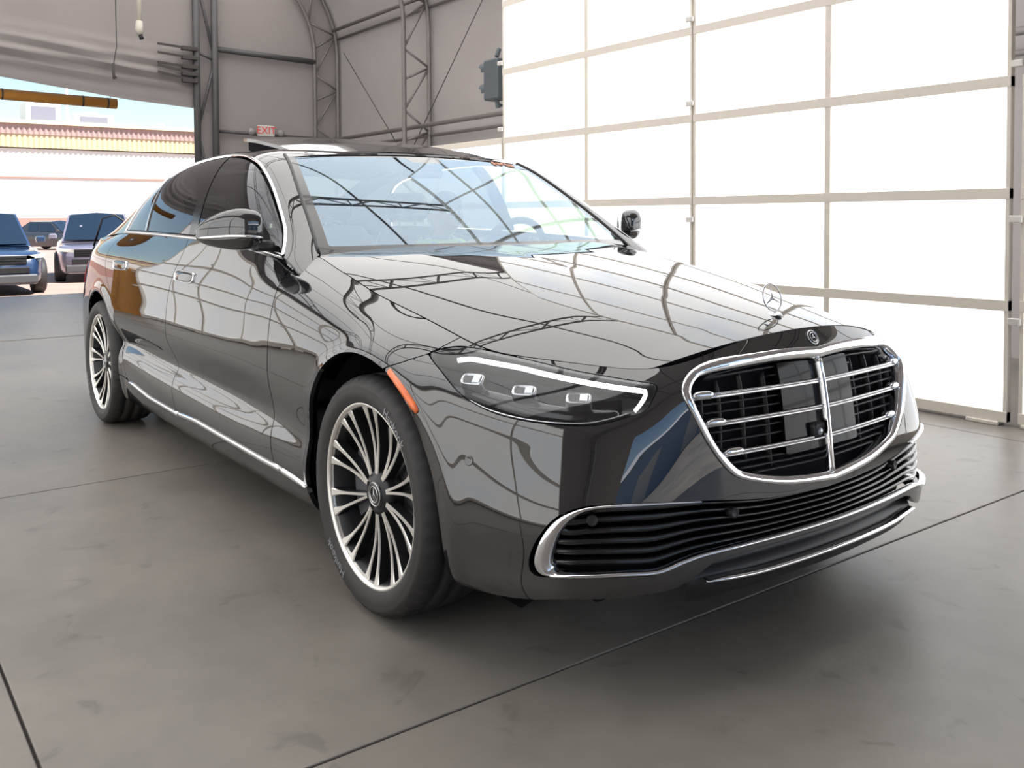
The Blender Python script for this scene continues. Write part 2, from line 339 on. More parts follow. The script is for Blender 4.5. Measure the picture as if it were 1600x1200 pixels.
VK = np.array([0, .059, .154, .275, .419, .552, .673, .773, .867])
def body(u, v):
    """points of the body skin on the grid u x v"""
    A = ncs(UK, NET.transpose(1, 0, 2), u)          # nu x rows x 3
    return ncs(VK, A.transpose(1, 0, 2), v)          # nv x nu x 3
# cabin side skin: constant-x stations from the belt line up to the windscreen / roof edge line
GX = np.array([-.60,-.70,-.85,-1.05,-1.33,-1.6,-1.9,-2.3,-2.7,-3.0,-3.3,-3.6,-3.85])
G0 = np.array([(.866,.950),(.885,1.02),(.888,1.032),(.89,1.045),(.891,1.06),(.89,1.07),(.889,1.076),(.886,1.083),(.874,1.087),(.856,1.086),(.834,1.08),(.808,1.065),(.785,1.045)])
G4 = np.array([(.79,.965),(.765,1.045),(.73,1.155),(.685,1.285),(.62,1.435),(.585,1.478),(.57,1.49),(.56,1.478),(.54,1.435),(.535,1.36),(.55,1.255),(.61,1.135),(.66,1.06)])
GA = [0, .14, .39, .64, 1]; GB = [0, .35, .745, .93, 1]
def gnet():
    n = np.zeros((5, len(GX), 3))
    for j in range(5):
        n[j, :, 0] = GX
        n[j, :, 1] = -(G0[:, 0]+(G4[:, 0]-G0[:, 0])*GA[j])
        n[j, :, 2] = G0[:, 1]+(G4[:, 1]-G0[:, 1])*GB[j]
    return n
GN = gnet(); GU = -GX; GV = np.array([0, .15, .33, .45, .57])
def cabin(u, v):
    A = ncs(GU, GN.transpose(1, 0, 2), u); return ncs(GV, A.transpose(1, 0, 2), v)
# ================================================================== the black sedan
LAMP = [(-1.308, .769), (-1.296, .803), (-1.25, .84), (-1.142, .864), (-1.003, .866), (-.883, .851), (-.788, .834), (-.702, .823), (-.622, .809), (-.586, .795), (-.611, .744), (-.635, .705), (-.674, .685), (-.763, .652), (-.844, .643), (-.963, .638), (-1.056, .647), (-1.139, .676), (-1.224, .728)]
DRL = [(-1.229, .806), (-1.172, .835), (-1.001, .845), (-.889, .83), (-.796, .816), (-.713, .803), (-.632, .79), (-.622, .78), (-.645, .739), (-.662, .714)]
LOWC = [(-1.117, .668), (-1.057, .653), (-.965, .647), (-.862, .652), (-.772, .665), (-.674, .701)]
GOUT = [(0, .79), (-.243, .815), (-.39, .841), (-.462, .828), (-.512, .787), (-.525, .735), (-.488, .636), (-.436, .539), (-.386, .467), (-.333, .431), (-.188, .384), (0, .36)]
GIN = [(0, .752), (-.261, .781), (-.412, .805), (-.456, .798), (-.489, .766), (-.496, .73), (-.468, .653), (-.415, .551), (-.364, .484), (-.322, .454), (-.186, .413), (0, .39)]
OPEN = [(0, .342), (-.047, .344), (-.247, .353), (-.423, .384), (-.478, .392), (-.639, .408), (-.746, .405), (-.799, .388), (-.842, .354), (-.874, .297), (-.894, .237), (-.899, .19), (-.883, .167), (-.814, .172), (-.694, .182), (-.602, .181), (-.567, .188), (-.52, .202), (-.448, .213), (-.264, .213), (0, .212)]
TRO = [(-.478, .394), (-.574, .406), (-.663, .41), (-.746, .403), (-.798, .384), (-.838, .351), (-.867, .299), (-.884, .24), (-.887, .196), (-.869, .173), (-.821, .174)]
TRI = [(-.477, .386), (-.573, .394), (-.662, .396), (-.723, .394), (-.768, .381), (-.804, .346), (-.827, .298), (-.839, .233), (-.84, .2), (-.832, .187), (-.814, .185)]
STRIP = [(-.845, .174), (-.694, .19), (-.603, .189), (-.567, .195), (-.52, .21), (-.447, .221), (-.263, .221), (0, .221)]
LIP = [(-.461, .144), (-.366, .134), (-.262, .128), (0, .131)]
MARK = [(-1.406, .646), (-1.383, .654), (-1.253, .578), (-1.272, .569)]
WR, WZ = .352, .352
FWX, RWX = 0.0, -3.216

def smooth_poly(P, n=8, closed=True):
    """Catmull-Rom through the points"""
    P = np.asarray(P, float); out = []; m = len(P)
    for i in range(m if closed else m-1):
        a, b, c, d = [P[(i+k) % m] if closed else P[min(max(i+k, 0), m-1)] for k in (-1, 0, 1, 2)]
        for t in np.linspace(0, 1, n, endpoint=False):
            out.append(.5*((2*b)+(-a+c)*t+(2*a-5*b+4*c-d)*t*t+(-a+3*b-3*c+d)*t**3))
    if not closed: out.append(P[-1])
    return np.array(out)
def sdf(q, poly):
    """signed distance to a polygon, positive inside"""
    q = np.asarray(q, float); poly = np.asarray(poly, float)
    d = np.full(len(q), 1e9); ins = np.zeros(len(q), bool)
    lo = poly.min(0)-.15; hi = poly.max(0)+.15
    m = np.all((q > lo) & (q < hi), 1); Q = q[m]; dd = np.full(len(Q), 1e9); inn = np.zeros(len(Q), bool)
    for a, b in zip(poly, np.roll(poly, -1, 0)):
        e = b-a; w = Q-a; t = np.clip((w@e)/(e@e+1e-12), 0, 1); r = w-t[:, None]*e; dd = np.minimum(dd, (r*r).sum(1))
        c = ((a[1] <= Q[:, 1]) & (b[1] > Q[:, 1])) | ((b[1] <= Q[:, 1]) & (a[1] > Q[:, 1]))
        with np.errstate(divide='ignore', invalid='ignore'):
            xs = a[0]+(Q[:, 1]-a[1])*(e[0]/(e[1] if abs(e[1]) > 1e-12 else 1e-12))
        inn ^= c & (Q[:, 0] < xs)
    dd = np.sqrt(dd); out = np.full(len(q), -.15); out[m] = np.where(inn, dd, -dd); return out
def clip(V, F, val):
    """keep the part of a polygon mesh where val > 0; all columns of V are interpolated"""
    V = np.asarray(V); val = np.where(np.abs(val) < 1e-7, 1e-7, val); pos = val > 0
    F = np.asarray(F) if not isinstance(F, list) else F
    newV = []; cache = {}; out = []; n0 = len(V)
    if isinstance(F, np.ndarray):
        k = pos[F].sum(1); out = [tuple(f) for f in F[k == F.shape[1]]]; mixed = F[(k > 0) & (k < F.shape[1])]
    else: mixed = F
    for f in mixed:
        g = []
        for i in range(len(f)):
            a, b = f[i], f[(i+1) % len(f)]
            if pos[a]: g.append(a)
            if pos[a] != pos[b]:
                key = (a, b) if a < b else (b, a)
                if key not in cache:
                    t = val[key[0]]/(val[key[0]]-val[key[1]]); cache[key] = n0+len(newV); newV.append(V[key[0]]*(1-t)+V[key[1]]*t)
                g.append(cache[key])
        if len(g) > 2: out.append(tuple(g))
    if newV: V = np.concatenate([V, np.array(newV)])
    used = sorted({i for f in out for i in f}); mp = {j: i for i, j in enumerate(used)}
    return V[used] if used else V[:0], [tuple(mp[i] for i in f) for f in out]
def gridF(a, b):
    i, j = np.meshgrid(np.arange(a-1), np.arange(b-1), indexing='ij'); k = (i*b+j).ravel()
    return np.stack([k, k+1, k+b+1, k+b], 1)
def gnormals(G):
    du = np.gradient(G, axis=1); dv = np.gradient(G, axis=0); n = np.cross(du, dv); return n/(np.linalg.norm(n, axis=2)[..., None]+1e-12)
def flange(V, F, N, depth):
    """turn the free edges of a panel inwards"""
    cnt = {}
    for f in F:
        for i in range(len(f)):
            a, b = f[i], f[(i+1) % len(f)]
            if (b, a) in cnt: cnt.pop((b, a))
            else: cnt[(a, b)] = 1
    V2 = []; F2 = []; n = len(V)
    for a, b in cnt:
        k = n+len(V2); V2 += [V[a], V[b], V[b]-N[b]*depth, V[a]-N[a]*depth]; F2.append((k+1, k, k+3, k+2))
    return np.concatenate([V, np.array(V2)]) if V2 else V, list(F)+F2
NU, NVV = 1040, 84
UG = np.linspace(UK[0], -UK[0], NU+1); VG = np.linspace(0, VK[-1], NVV)
BG = body(UG, VG)
_u, _v = np.meshgrid(UG, VG)
def flare(G):
    for cx in (FWX, RWX):
        r = np.hypot(G[..., 0]-cx, G[..., 2]-WZ)
        G[..., 1] += np.sign(G[..., 1])*.009*np.exp(-((r-.418)/.03)**2)*(np.abs(G[..., 1]) > .6)
    return G
BG = flare(BG); BN = gnormals(BG)
if BN[40, 400, 1] > 0: BN = -BN
BA = np.concatenate([BG, _u[..., None], _v[..., None], BN], 2)       # x y z U V nx ny nz
half = NU//2+1
BH = BA[:, :half].reshape(-1, 8); FH = gridF(NVV, half)[:, ::-1]; BF = BA.reshape(-1, 8); FF = gridF(NVV, NU+1)[:, ::-1]
def skin_at(U, Vv, off=0.0):
    U = np.atleast_1d(np.asarray(U, float)); Vv = np.atleast_1d(np.asarray(Vv, float))
    fu = np.clip((U-UG[0])/(UG[1]-UG[0]), 0, NU-1e-6); fv = np.clip(Vv/(VG[1]-VG[0]), 0, NVV-1-1e-6)
    i = fv.astype(int); j = fu.astype(int); a = (fv-i)[:, None]; b = (fu-j)[:, None]
    Q = (1-a)*(1-b)*BA[i, j]+a*(1-b)*BA[i+1, j]+(1-a)*b*BA[i, j+1]+a*b*BA[i+1, j+1]
    n = Q[:, 5:]/np.linalg.norm(Q[:, 5:], axis=1)[:, None]
    return Q[:, :3]+n*np.reshape(off, (-1, 1)), n
def panel(name, A, F, val, mat, parent, off=0.0, depth=.014, mirror=True, both=None, **k):
    V, f = clip(A, F, val); P = V[:, :3]+V[:, 5:8]*off
    P, f = flange(P, f, V[:, 5:8], depth) if depth else (P, f)
    o = mk(name, P, f, mat, parent, **k); r = [o]
    if mirror: r.append(mk(name, P*np.array([1, -1, 1]), [g[::-1] for g in f], mat, both or parent, **k))
    return r
def mir(o, parent=None):
    """mirrored twin (other side of the car) of a one-mesh part"""
    me = o.data; V = np.array([v.co[:] for v in me.vertices])*np.array([1, -1, 1]); F = [tuple(p.vertices)[::-1] for p in me.polygons]
    c = mk(o.name.split('.')[0], V, F, me.materials[0], parent if parent is not None else o.parent, me.polygons[0].use_smooth)
    if 'label' in o: c['label'] = o['label']
    for m in o.modifiers:
        if m.type == 'BEVEL': q = c.modifiers.new('bevel', 'BEVEL'); q.width = m.width; q.segments = m.segments; q.limit_method = m.limit_method
    return c
car = empty('sedan_car', (0, 0, 0), label='large glossy black luxury sedan parked on the concrete floor in front', cat='car')

# ---- side panels of the body (outlines in x, z)
GAP = .0028
DL1 = [(-.735,1.10),(-.712,1.0),(-.694,.943),(-.688,.855),(-.703,.764),(-.714,.672),(-.735,.529),(-.735,.40),(-.706,.287),(-.69,.22)]
DL2 = [(-1.78,1.10),(-1.80,1.0),(-1.83,.95),(-1.87,.868),(-1.91,.76),(-1.925,.676),(-1.92,.55),(-1.89,.40),(-1.845,.287),(-1.82,.22)]
DL3 = [(-2.96,1.10),(-3.05,1.06),(-3.09,.99),(-3.085,.925),(-3.04,.856),(-2.965,.789),(-2.90,.707),(-2.845,.60),(-2.815,.52),(-2.74,.40),(-2.66,.315),(-2.60,.27)]
RK = [(-2.80,.335),(-2.653,.318),(-2.505,.302),(-2.166,.288),(-1.38,.29),(-.706,.287),(-.451,.274),(-.30,.268)]
sp = lambda l: smooth_poly(l, 6, False)
xz = BH[:, [0, 2]]; uv = BH[:, [3, 4]]; inx = BH[:, 1] < -.55
def chain(*ls): return np.concatenate(ls)
rk_between = lambda x0, x1: np.array([p for p in sp(RK) if x0 < p[0] < x1])
ARCH_A = np.radians([-200, -170, -90, -30, 0, 11, 33, 51, 69, 90, 110, 130, 150, 180, 200]); ARCH_R = [.42, .42, .42, .376, .370, .366, .367, .383, .406, .418, .428, .433, .426, .420, .42]
def arch_front(A):
    dx, dz = A[:, 0], A[:, 2]-.352; r = np.interp(np.arctan2(dz, dx), ARCH_A, ARCH_R); v = np.hypot(dx, dz)-r
    return np.where(dz < 0, np.where(dx > 0, dx-.372, -dx-.42), v)
arch_f = arch_front(BH)
arch_f = np.where(BH[:, 0] > .6, .5, arch_f); arch_f = np.where(BH[:, 0] < -.9, .5, arch_f)
arch_r = np.hypot(BH[:, 0]-RWX, BH[:, 2]-.352)-.405
arch_r = np.where(BH[:, 2] < .352, np.abs(BH[:, 0]-RWX)-.405, arch_r); arch_r = np.where((BH[:, 0] > -2.4) | (BH[:, 0] < -3.9), .5, arch_r)
rkz = np.interp(BH[:, 0], [p[0] for p in sp(RK)], [p[1] for p in sp(RK)])
above = BH[:, 2]-rkz
def edge(l):                      # signed x distance to a near-vertical shut line, positive ahead of it
    l = sp(l)[::-1]; return BH[:, 0]-np.interp(BH[:, 2], l[:, 1], l[:, 0])
e1, e2, e3 = edge(DL1), edge(DL2), edge(DL3)
side = np.where(inx, 1., -1.)
doors = {}
fd = panel('front_door', BH, FH, np.minimum.reduce([-e1-GAP, e2-GAP, above-GAP, side]), MT['paint'], car)
rd = panel('rear_door', BH, FH, np.minimum.reduce([-e2-GAP, e3-GAP, above-GAP, arch_r, side]), MT['paint'], car)
lampS = sdf(uv, smooth_poly(LAMP, 5)); 
FBu = np.interp(BH[:, 4], [0, .50, .638, .696, .765, .80, .90], [-1.443, -1.443, -1.425, -1.367, -1.314, -1.304, -1.304])
bumpline = BH[:, 3]-FBu
panel('front_fender', BH, FH, np.minimum.reduce([e1-GAP, -bumpline-GAP, arch_f, above-GAP, -lampS-GAP]), MT['paint'], car)
panel('quarter_panel', BH, FH, np.minimum.reduce([-e3-GAP, arch_r, BH[:, 0]+3.98, np.where(BH[:, 0] < -2.4, 1, -1.), above-GAP-.0]), MT['paint'], car)
panel('rocker_panel', BH, FH, np.minimum.reduce([-above-GAP, arch_f, arch_r, -.35-BH[:, 0], BH[:, 0]+2.83]), MT['paint'], car)
panel('rear_bumper', BF, FF, np.minimum(-3.985-BF[:, 0], 1), MT['paint'], car, mirror=False)
tl_ = np.minimum.reduce([BH[:, 4]-.60, .72-BH[:, 4], BH[:, 3]+6.32, -5.36-BH[:, 3]])
panel('tail_lamp', BH, FH, tl_, MT['red'], car, off=.004, depth=.01)
# ---- front bumper, one piece round the nose, with openings for lamps, grille and intake
def both(poly): p = np.asarray(poly, float); return np.concatenate([p, (p*np.array([-1, 1]))[::-1][1:-1]])
GO, GI, OP = both(smooth_poly(GOUT, 6, False)), both(smooth_poly(GIN, 6, False)), both(smooth_poly(OPEN, 5, False))
uvF = np.stack([-np.abs(BF[:, 3]), BF[:, 4]], 1)
FBf = np.interp(BF[:, 4], [0, .50, .638, .696, .765, .80, .90], [-1.443, -1.443, -1.425, -1.367, -1.314, -1.304, -1.304])
archF = arch_front(BF); archF = np.where(BF[:, 0] > .6, .5, archF)
lowcut = BF[:, 4]-np.interp(-np.abs(BF[:, 3]), [-1.45, -1.2, -1.0, -.816, -.562, -.505, -.445, -.40, 0], [.02, .05, .085, .116, .130, .146, .186, .198, .200])
front_bumper = panel('front_bumper', BF, FF, np.minimum.reduce([-np.abs(BF[:, 3])-FBf-GAP, archF, -sdf(uvF, smooth_poly(LAMP, 5))-GAP, -sdf(BF[:, [3, 4]], GO)+.004, -sdf(BF[:, [3, 4]], OP)-.001, lowcut]), MT['paint'], car, mirror=False, depth=.03)[0]
# dark inner shell, keeps the gaps and openings from being see-through
inner = np.minimum.reduce([arch_f-.01, arch_r-.01, np.where(BH[:, 3] < -1.56, 1., -1.)])
panel('inner_structure', BH, FH, inner, MT['matte'], car, off=-.03, depth=0)
bk = np.minimum.reduce([1.455-np.abs(BF[:, 3]), archF-.01, -sdf(uvF, smooth_poly(LAMP, 5))-.012])
panel('bumper_carrier', BF, FF, bk, MT['matte'], car, off=-.075, depth=0, mirror=False)

def strip_uv(path, half_w, prof, off=0.0, closed=False):
    """band laid along a line on the body skin; prof = list of (across -1..1, height)"""
    p = np.asarray(path, float); X, N = skin_at(p[:, 0], p[:, 1], off)
    T = np.roll(X, -1, 0)-np.roll(X, 1, 0) if closed else np.gradient(X, axis=0); T /= np.linalg.norm(T, axis=1)[:, None]+1e-12
    B = np.cross(N, T); hw = np.asarray(half_w, float)*np.ones(len(p)); m = len(prof)
    V = np.array([X[i]+B[i]*c*hw[i]+N[i]*h for i in range(len(p)) for c, h in prof])
    F = [(i*m+k, i*m+k+1, ((i+1) % len(p))*m+k+1, ((i+1) % len(p))*m+k) for i in range(len(p) if closed else len(p)-1) for k in range(m-1)]
    if not closed: F += [tuple(range(m))[::-1], tuple(range((len(p)-1)*m, len(p)*m))]
    return V, F
ROUND = [(-1, -.012), (-1, .001), (-.7, .006), (0, .009), (.7, .006), (1, .001), (1, -.012)]
def sec(l, n=10): return smooth_poly(l, n, False)
def both_sides(name, V, F, mat, parent, parent2=None, **k):
    a = mk(name, V, F, mat, parent, **k); b = mk(name, np.asarray(V)*np.array([1, -1, 1]), [f[::-1] for f in F], mat, parent2 or parent, **k); return a, b

# chrome strip along the sill, three lengths
rk_uv = []
for x in np.linspace(-2.66, -.44, 70):
    z = np.interp(x, [p[0] for p in sp(RK)], [p[1] for p in sp(RK)]); q = np.argmin(np.abs(BA[:, :half, 0]-x)+np.abs(BA[:, :half, 2]-z)+(BA[:, :half, 1] > -.5)*9); rk_uv.append((BH[q, 3], BH[q, 4]))
rk_uv = np.array(rk_uv); rk_uv[:, 1] = np.convolve(np.pad(rk_uv[:, 1], 4, mode='edge'), np.ones(9)/9, 'valid'); rk_uv[:, 0] = np.linspace(rk_uv[0, 0], rk_uv[-1, 0], len(rk_uv))
for a, b in ((0, 26), (26, 62), (62, 70)):
    seg = rk_uv[a:b+1 if b < 70 else b].copy(); seg[0, 0] += .004; hw = np.full(len(seg), .0125)
    if a == 0: hw[:4] = (.003, .006, .009, .0115)
    if b == 70: hw[-3:] = (.011, .009, .005)
    both_sides('sill_chrome_strip', *strip_uv(seg, hw, ROUND), MT['chrome'], car, label='bright chrome strip along the sill')

# ---- wheel-arch liners and underbody
for cx in (FWX, RWX):
    for s in (-1, 1):
        m = MB(); n = 24; V = []
        for k in range(n+1):
            a = -0.01*PI+1.02*PI*k/n
            rl = (float(np.interp(a, ARCH_A, ARCH_R)) if cx == FWX else .405)+.003
            for y in (.885, .56): V.append((cx+rl*math.cos(a), s*y, .352+rl*math.sin(a)))
        m.add(V, [(2*k, 2*k+1, 2*k+3, 2*k+2) for k in range(n)])
        m.add([(cx+.43*math.cos(a), s*.56, .352+.43*math.sin(a)) for a in np.linspace(0, 2*PI, 24, endpoint=False)], [tuple(range(24))])
        m.build('wheel_arch_liner', MT['matte'], car, smooth=True)
MB().box(-3.95, .62, -.60, .60, .155, .20).box(-2.75, -.48, -.86, .86, .165, .21).build('underbody', MT['matte'], car)

# ---- hood
r8 = lambda U: skin_at(U, np.full(np.size(U), VK[-1]))[0]
NT, NQ = 90, 121
tt = np.linspace(0, 1, NT); US, UE = UK[IH], UK[4+len(SX)+4]
Lc = r8(US+(UE-US)*tt)
cx_ = -.53+(.833+.53)*(1-(1-tt)**1.0)
cz_ = ncs([-.53,-.25,0,.3,.55,.72,.80,.833], np.array([1.060,1.035,1.004,.958,.912,.878,.860,.852]), cx_)
q = np.linspace(-1, 1, NQ); HG = np.zeros((NT, NQ, 3)); aq = np.abs(q)
for i in range(NT):
    t = tt[i]; L = Lc[i]; qc = .60+.06*t
    HG[i, :, 0] = cx_[i]+(L[0]-cx_[i])*aq**2.1
    HG[i, :, 1] = q*abs(L[1])
    rid = np.clip(1-np.sqrt((aq-qc)**2+.0008)/.40, 0, 1)
    HG[i, :, 2] = L[2]+(cz_[i]-L[2])*(1-aq**2.15)+.016*rid*math.sin(PI*min(1, .12+t*.95))**.7*(1-.6*t)
HN = gnormals(HG); HN *= np.sign(HN[45, 60, 2])
HA = np.concatenate([HG, np.zeros((NT, NQ, 2)), HN], 2).reshape(-1, 8)
dd = np.minimum.reduce([np.repeat(tt[:, None]*1.3, NQ, 1)+.01, np.repeat((1-tt)[:, None]*1.36-.003, NQ, 1), np.repeat((1-aq)[None]*.72-.003, NT, 0)]).ravel()
FHd = gridF(NT, NQ)
hood = panel('hood', HA, FHd, dd, MT['paint'], car, mirror=False, depth=.02)[0]
def hood_z(x, y):
    d = (HG[..., 0]-x)**2+(HG[..., 1]-y)**2; i, j = np.unravel_index(np.argmin(d), d.shape); return HG[i, j, 2]

# ---- cabin: side skin with window openings, roof, windscreen, rear window
gu = np.linspace(GU[0], GU[-1], 330); gv = np.linspace(0, GV[-1], 64)
CG = cabin(gu, gv); CN = gnormals(CG); CN *= -np.sign(CN[30, 150, 1])
_a, _b = np.meshgrid(gu, gv); CA = np.concatenate([CG, _a[..., None], _b[..., None], CN], 2).reshape(-1, 8); CF = gridF(64, 330)
if np.cross(CG[30, 151]-CG[30, 150], CG[31, 150]-CG[30, 150])@CN[30, 150] < 0: CF = CF[:, ::-1]
beltz = lambda x: np.interp(x, GX[::-1], G0[::-1, 1])
DLO = [(-.735,1.030),(-.794,1.080),(-.893,1.154),(-1.121,1.300),(-1.291,1.384),(-1.42,1.420),(-1.56,1.443),(-1.75,1.458),(-1.95,1.460),(-2.20,1.452),(-2.45,1.432),(-2.68,1.392),(-2.83,1.330),(-2.93,1.250),(-2.99,1.17),(-3.02,1.105)]
xb = np.linspace(-3.03, -.73, 40); dlo = np.concatenate([smooth_poly(DLO, 6, False), np.stack([xb, beltz(xb)+.010], 1)])
cxz = CA[:, [0, 2]]; dl = sdf(cxz, dlo)
def shrink(v, w): return v-w
panel('cabin_frame', CA, CF, np.minimum(-dl, 1), MT['paint'], car, depth=.012)
lineB = lambda z, x0, x1: x0+(x1-x0)*(z-1.08)/(1.45-1.08)
bz = CA[:, 2]; bx = CA[:, 0]
inglass = dl-.012
wf = panel('side_window', CA, CF, np.minimum.reduce([inglass, bx-lineB(bz, -1.70, -1.765)]), MT['side'], fd[0], off=-.004, depth=0, both=fd[1])
panel('side_window', CA, CF, np.minimum.reduce([inglass, -bx+lineB(bz, -1.80, -1.875), bx-lineB(bz, -2.50, -2.66)]), MT['privacy'], rd[0], off=-.004, depth=0, both=rd[1])
panel('quarter_window', CA, CF, np.minimum.reduce([inglass, -bx+lineB(bz, -2.53, -2.685)]), MT['privacy'], rd[0], off=-.004, depth=0, both=rd[1])
panel('pillar_cover', CA, CF, np.minimum.reduce([inglass, -bx+lineB(bz, -1.70, -1.765), bx-lineB(bz, -1.80, -1.875)]), MT['sensor'], car, off=-.002, depth=.01)
panel('window_divider', CA, CF, np.minimum.reduce([inglass, -bx+lineB(bz, -2.50, -2.66), bx-lineB(bz, -2.53, -2.685)]), MT['satin'], rd[0], off=.001, depth=.006, both=rd[1])
# chrome surround of the side windows
def on_cabin(x, z, off=0.0):
    k = np.array([np.argmin((CA[:, 0]-a)**2+(CA[:, 2]-b)**2) for a, b in zip(x, z)]); y = CA[k, 1]; n = CA[k, 5:8]
    y = y+((z-CA[k, 2])*-(n[:, 2])/(n[:, 1]-1e-9))+((x-CA[k, 0])*-(n[:, 0])/(n[:, 1]-1e-9))
    return np.stack([x, y, z], 1)+n*off, n
def band(path, half_w, prof):
    X, N = on_cabin(path[:, 0], path[:, 1]); N[:] = np.stack([np.convolve(np.pad(N[:, i], 3, mode='edge'), np.ones(7)/7, 'valid') for i in range(3)], 1); N /= np.linalg.norm(N, axis=1)[:, None]
    T = np.gradient(X, axis=0); T /= np.linalg.norm(T, axis=1)[:, None]; B = np.cross(N, T); m = len(prof)
    hw = half_w*np.ones(len(X))
    V = np.array([X[i]+B[i]*c*hw[i]+N[i]*h for i in range(len(X)) for c, h in prof]); F = [(i*m+k, i*m+k+1, (i+1)*m+k+1, (i+1)*m+k) for i in range(len(X)-1) for k in range(m-1)]
    return V, F
top = smooth_poly(DLO, 6, False); tx = top[:, 0]
CH = [(-1, -.01), (-1, .002), (-.5, .005), (.5, .005), (1, .002), (1, -.01)]
fr_top = top[tx > -1.835]; rr_top = top[tx < -1.80]
both_sides('window_chrome_trim', *band(fr_top, .0062, CH), MT['chrome'], fd[0], fd[1], label='bright chrome window surround')
both_sides('window_chrome_trim', *band(rr_top, .0062, CH), MT['chrome'], rd[0], rd[1], label='bright chrome window surround')
bl = np.stack([xb[::-1], beltz(xb[::-1])+.009], 1)
both_sides('belt_chrome_trim', *band(bl[bl[:, 0] > -1.80], .008, CH), MT['satin'], fd[0], fd[1])
both_sides('belt_chrome_trim', *band(bl[bl[:, 0] < -1.79], .008, CH), MT['satin'], rd[0], rd[1])
# roof
g4 = lambda x: np.stack([np.asarray(x), *[np.asarray(c) for c in ncs(GU, GN[4], -np.asarray(x))[:, 1:].T]], 1)
rx = np.linspace(-1.30, -2.80, 50); E4 = g4(rx); zc = ncs([1.27,1.6,1.9,2.3,2.7,2.85], np.array([1.452,1.488,1.502,1.494,1.455,1.432]), -rx)
q = np.linspace(-1, 1, 61); RG = np.zeros((50, 61, 3))
for i in range(50):
    f = np.abs(q)**2.3; x0 = rx[i]+(.035 if i == 0 else .035*(1-i/49)-.06*(i/49)**3*0)
    RG[i, :, 0] = x0+(rx[i]-x0)*q**2; RG[i, :, 1] = q*abs(E4[i, 1]); RG[i, :, 2] = E4[i, 2]+(zc[i]-E4[i, 2])*(1-f)
RN = gnormals(RG); RN *= np.sign(RN[25, 30, 2]); RA = np.concatenate([RG, np.zeros((50, 61, 2)), RN], 2).reshape(-1, 8)
panel('roof_panel', RA, gridF(50, 61), np.ones(len(RA)), MT['paint'], car, mirror=False, depth=.02)
# windscreen
def screen(E, c0, c1, bulge, nt=60, nq=91):
    t = np.linspace(0, 1, nt); k = np.linspace(0, len(E)-1, nt); Ed = np.stack([np.interp(k, range(len(E)), E[:, i]) for i in range(3)], 1)
    q = np.linspace(-1, 1, nq); G = np.zeros((nt, nq, 3))
    for i in range(nt):
        c = np.array(c0)*(1-t[i])+np.array(c1)*t[i]+np.array(bulge)*math.sin(PI*t[i]); f = np.abs(q)**2.0
        G[i, :, 0] = c[0]+(Ed[i, 0]-c[0])*f; G[i, :, 1] = q*abs(Ed[i, 1]); G[i, :, 2] = c[2]+(Ed[i, 2]-c[2])*f
    return G, t, q
ex = np.linspace(-.66, -1.335, 40); EW = g4(np.minimum(ex, -.70)); EW[:, 0] = ex; EW[0:3, 2] -= np.array([.03, .02, .008])
WG, wt, wq = screen(EW, (-.47, 0, 1.022), (-1.272, 0, 1.452), (-.0, 0, .022))
WN = gnormals(WG); WN *= np.sign(WN[30, 45, 2]); WA = np.concatenate([WG, np.zeros(WG.shape[:2]+(2,)), WN], 2).reshape(-1, 8); WFc = gridF(60, 91)
if np.cross(WG[30, 46]-WG[30, 45], WG[31, 45]-WG[30, 45])[2] < 0: WFc = WFc[:, ::-1]
w_in = np.minimum.reduce([np.repeat((wt[:, None]-.092)*.88, 91, 1), np.repeat((1-wt[:, None])*.9-.04, 91, 1), np.repeat((1-np.abs(wq))[None]*.68-.035, 60, 0)])
w_in = np.where(w_in < .05, w_in, .05)
t_, q_ = np.meshgrid(wt, wq, indexing='ij')
sens = sdf(np.stack([q_.ravel()*.64, t_.ravel()*.9], 1), np.array([(-.10, .90), (.10, .90), (.07, .80), (-.07, .80)])).reshape(60, 91)
w_in = np.minimum(w_in, -sens)
wg = panel('windscreen', WA, WFc, w_in.ravel(), MT['ws'], car, mirror=False, depth=0)[0]
panel('windscreen_border', WA, WFc, -w_in.ravel(), MT['gloss'], car, mirror=False, depth=.006)
# black moulding where the screen meets the pillars
for s_ in (-1, 1):
    pm = EW[2:].copy(); pm[:, 1] = s_*(np.abs(pm[:, 1])); nn = WN[30, 4].copy(); nn[1] *= -s_
    MB().tube(pm+np.array([0, 0, .000]), .0075, 8).build('screen_moulding', MT['plastic'], car, smooth=True)
# rear window and trunk lid
ex = np.linspace(-2.80, -3.72, 30); ER = g4(ex)
KG, kt, kq = screen(ER, (-2.86, 0, 1.430), (-3.80, 0, 1.075), (0, 0, .02))
KN = gnormals(KG); KN *= np.sign(KN[30, 45, 2]); KA = np.concatenate([KG, np.zeros(KG.shape[:2]+(2,)), KN], 2).reshape(-1, 8); KF = gridF(60, 91)
panel('rear_window', KA, KF, np.ones(len(KA)), MT['privacy'], car, mirror=False, depth=.005)
tU = np.linspace(UK[3]+.05, 0, 2)
Lr = r8(np.linspace(UK[4], UK[0], 60)); tg = np.zeros((40, 61, 3))
xs_ = np.linspace(-3.66, -4.33, 40)
for i, x in enumerate(xs_):
    j = np.argmin(np.abs(Lr[:, 0]-x)); w = abs(Lr[j, 1]) if x > -4.28 else max(.05, abs(Lr[j, 1])); zl = Lr[j, 2]; qq = np.linspace(-1, 1, 61)
    zc_ = np.interp(x, [-4.33, -4.28, -3.9, -3.66], [1.0, 1.045, 1.075, 1.08]); tg[i, :, 0] = x; tg[i, :, 1] = qq*w; tg[i, :, 2] = zl+(zc_-zl)*(1-np.abs(qq)**3)
MB().grid(tg).build('trunk_lid', MT['paint'], car, smooth=True)
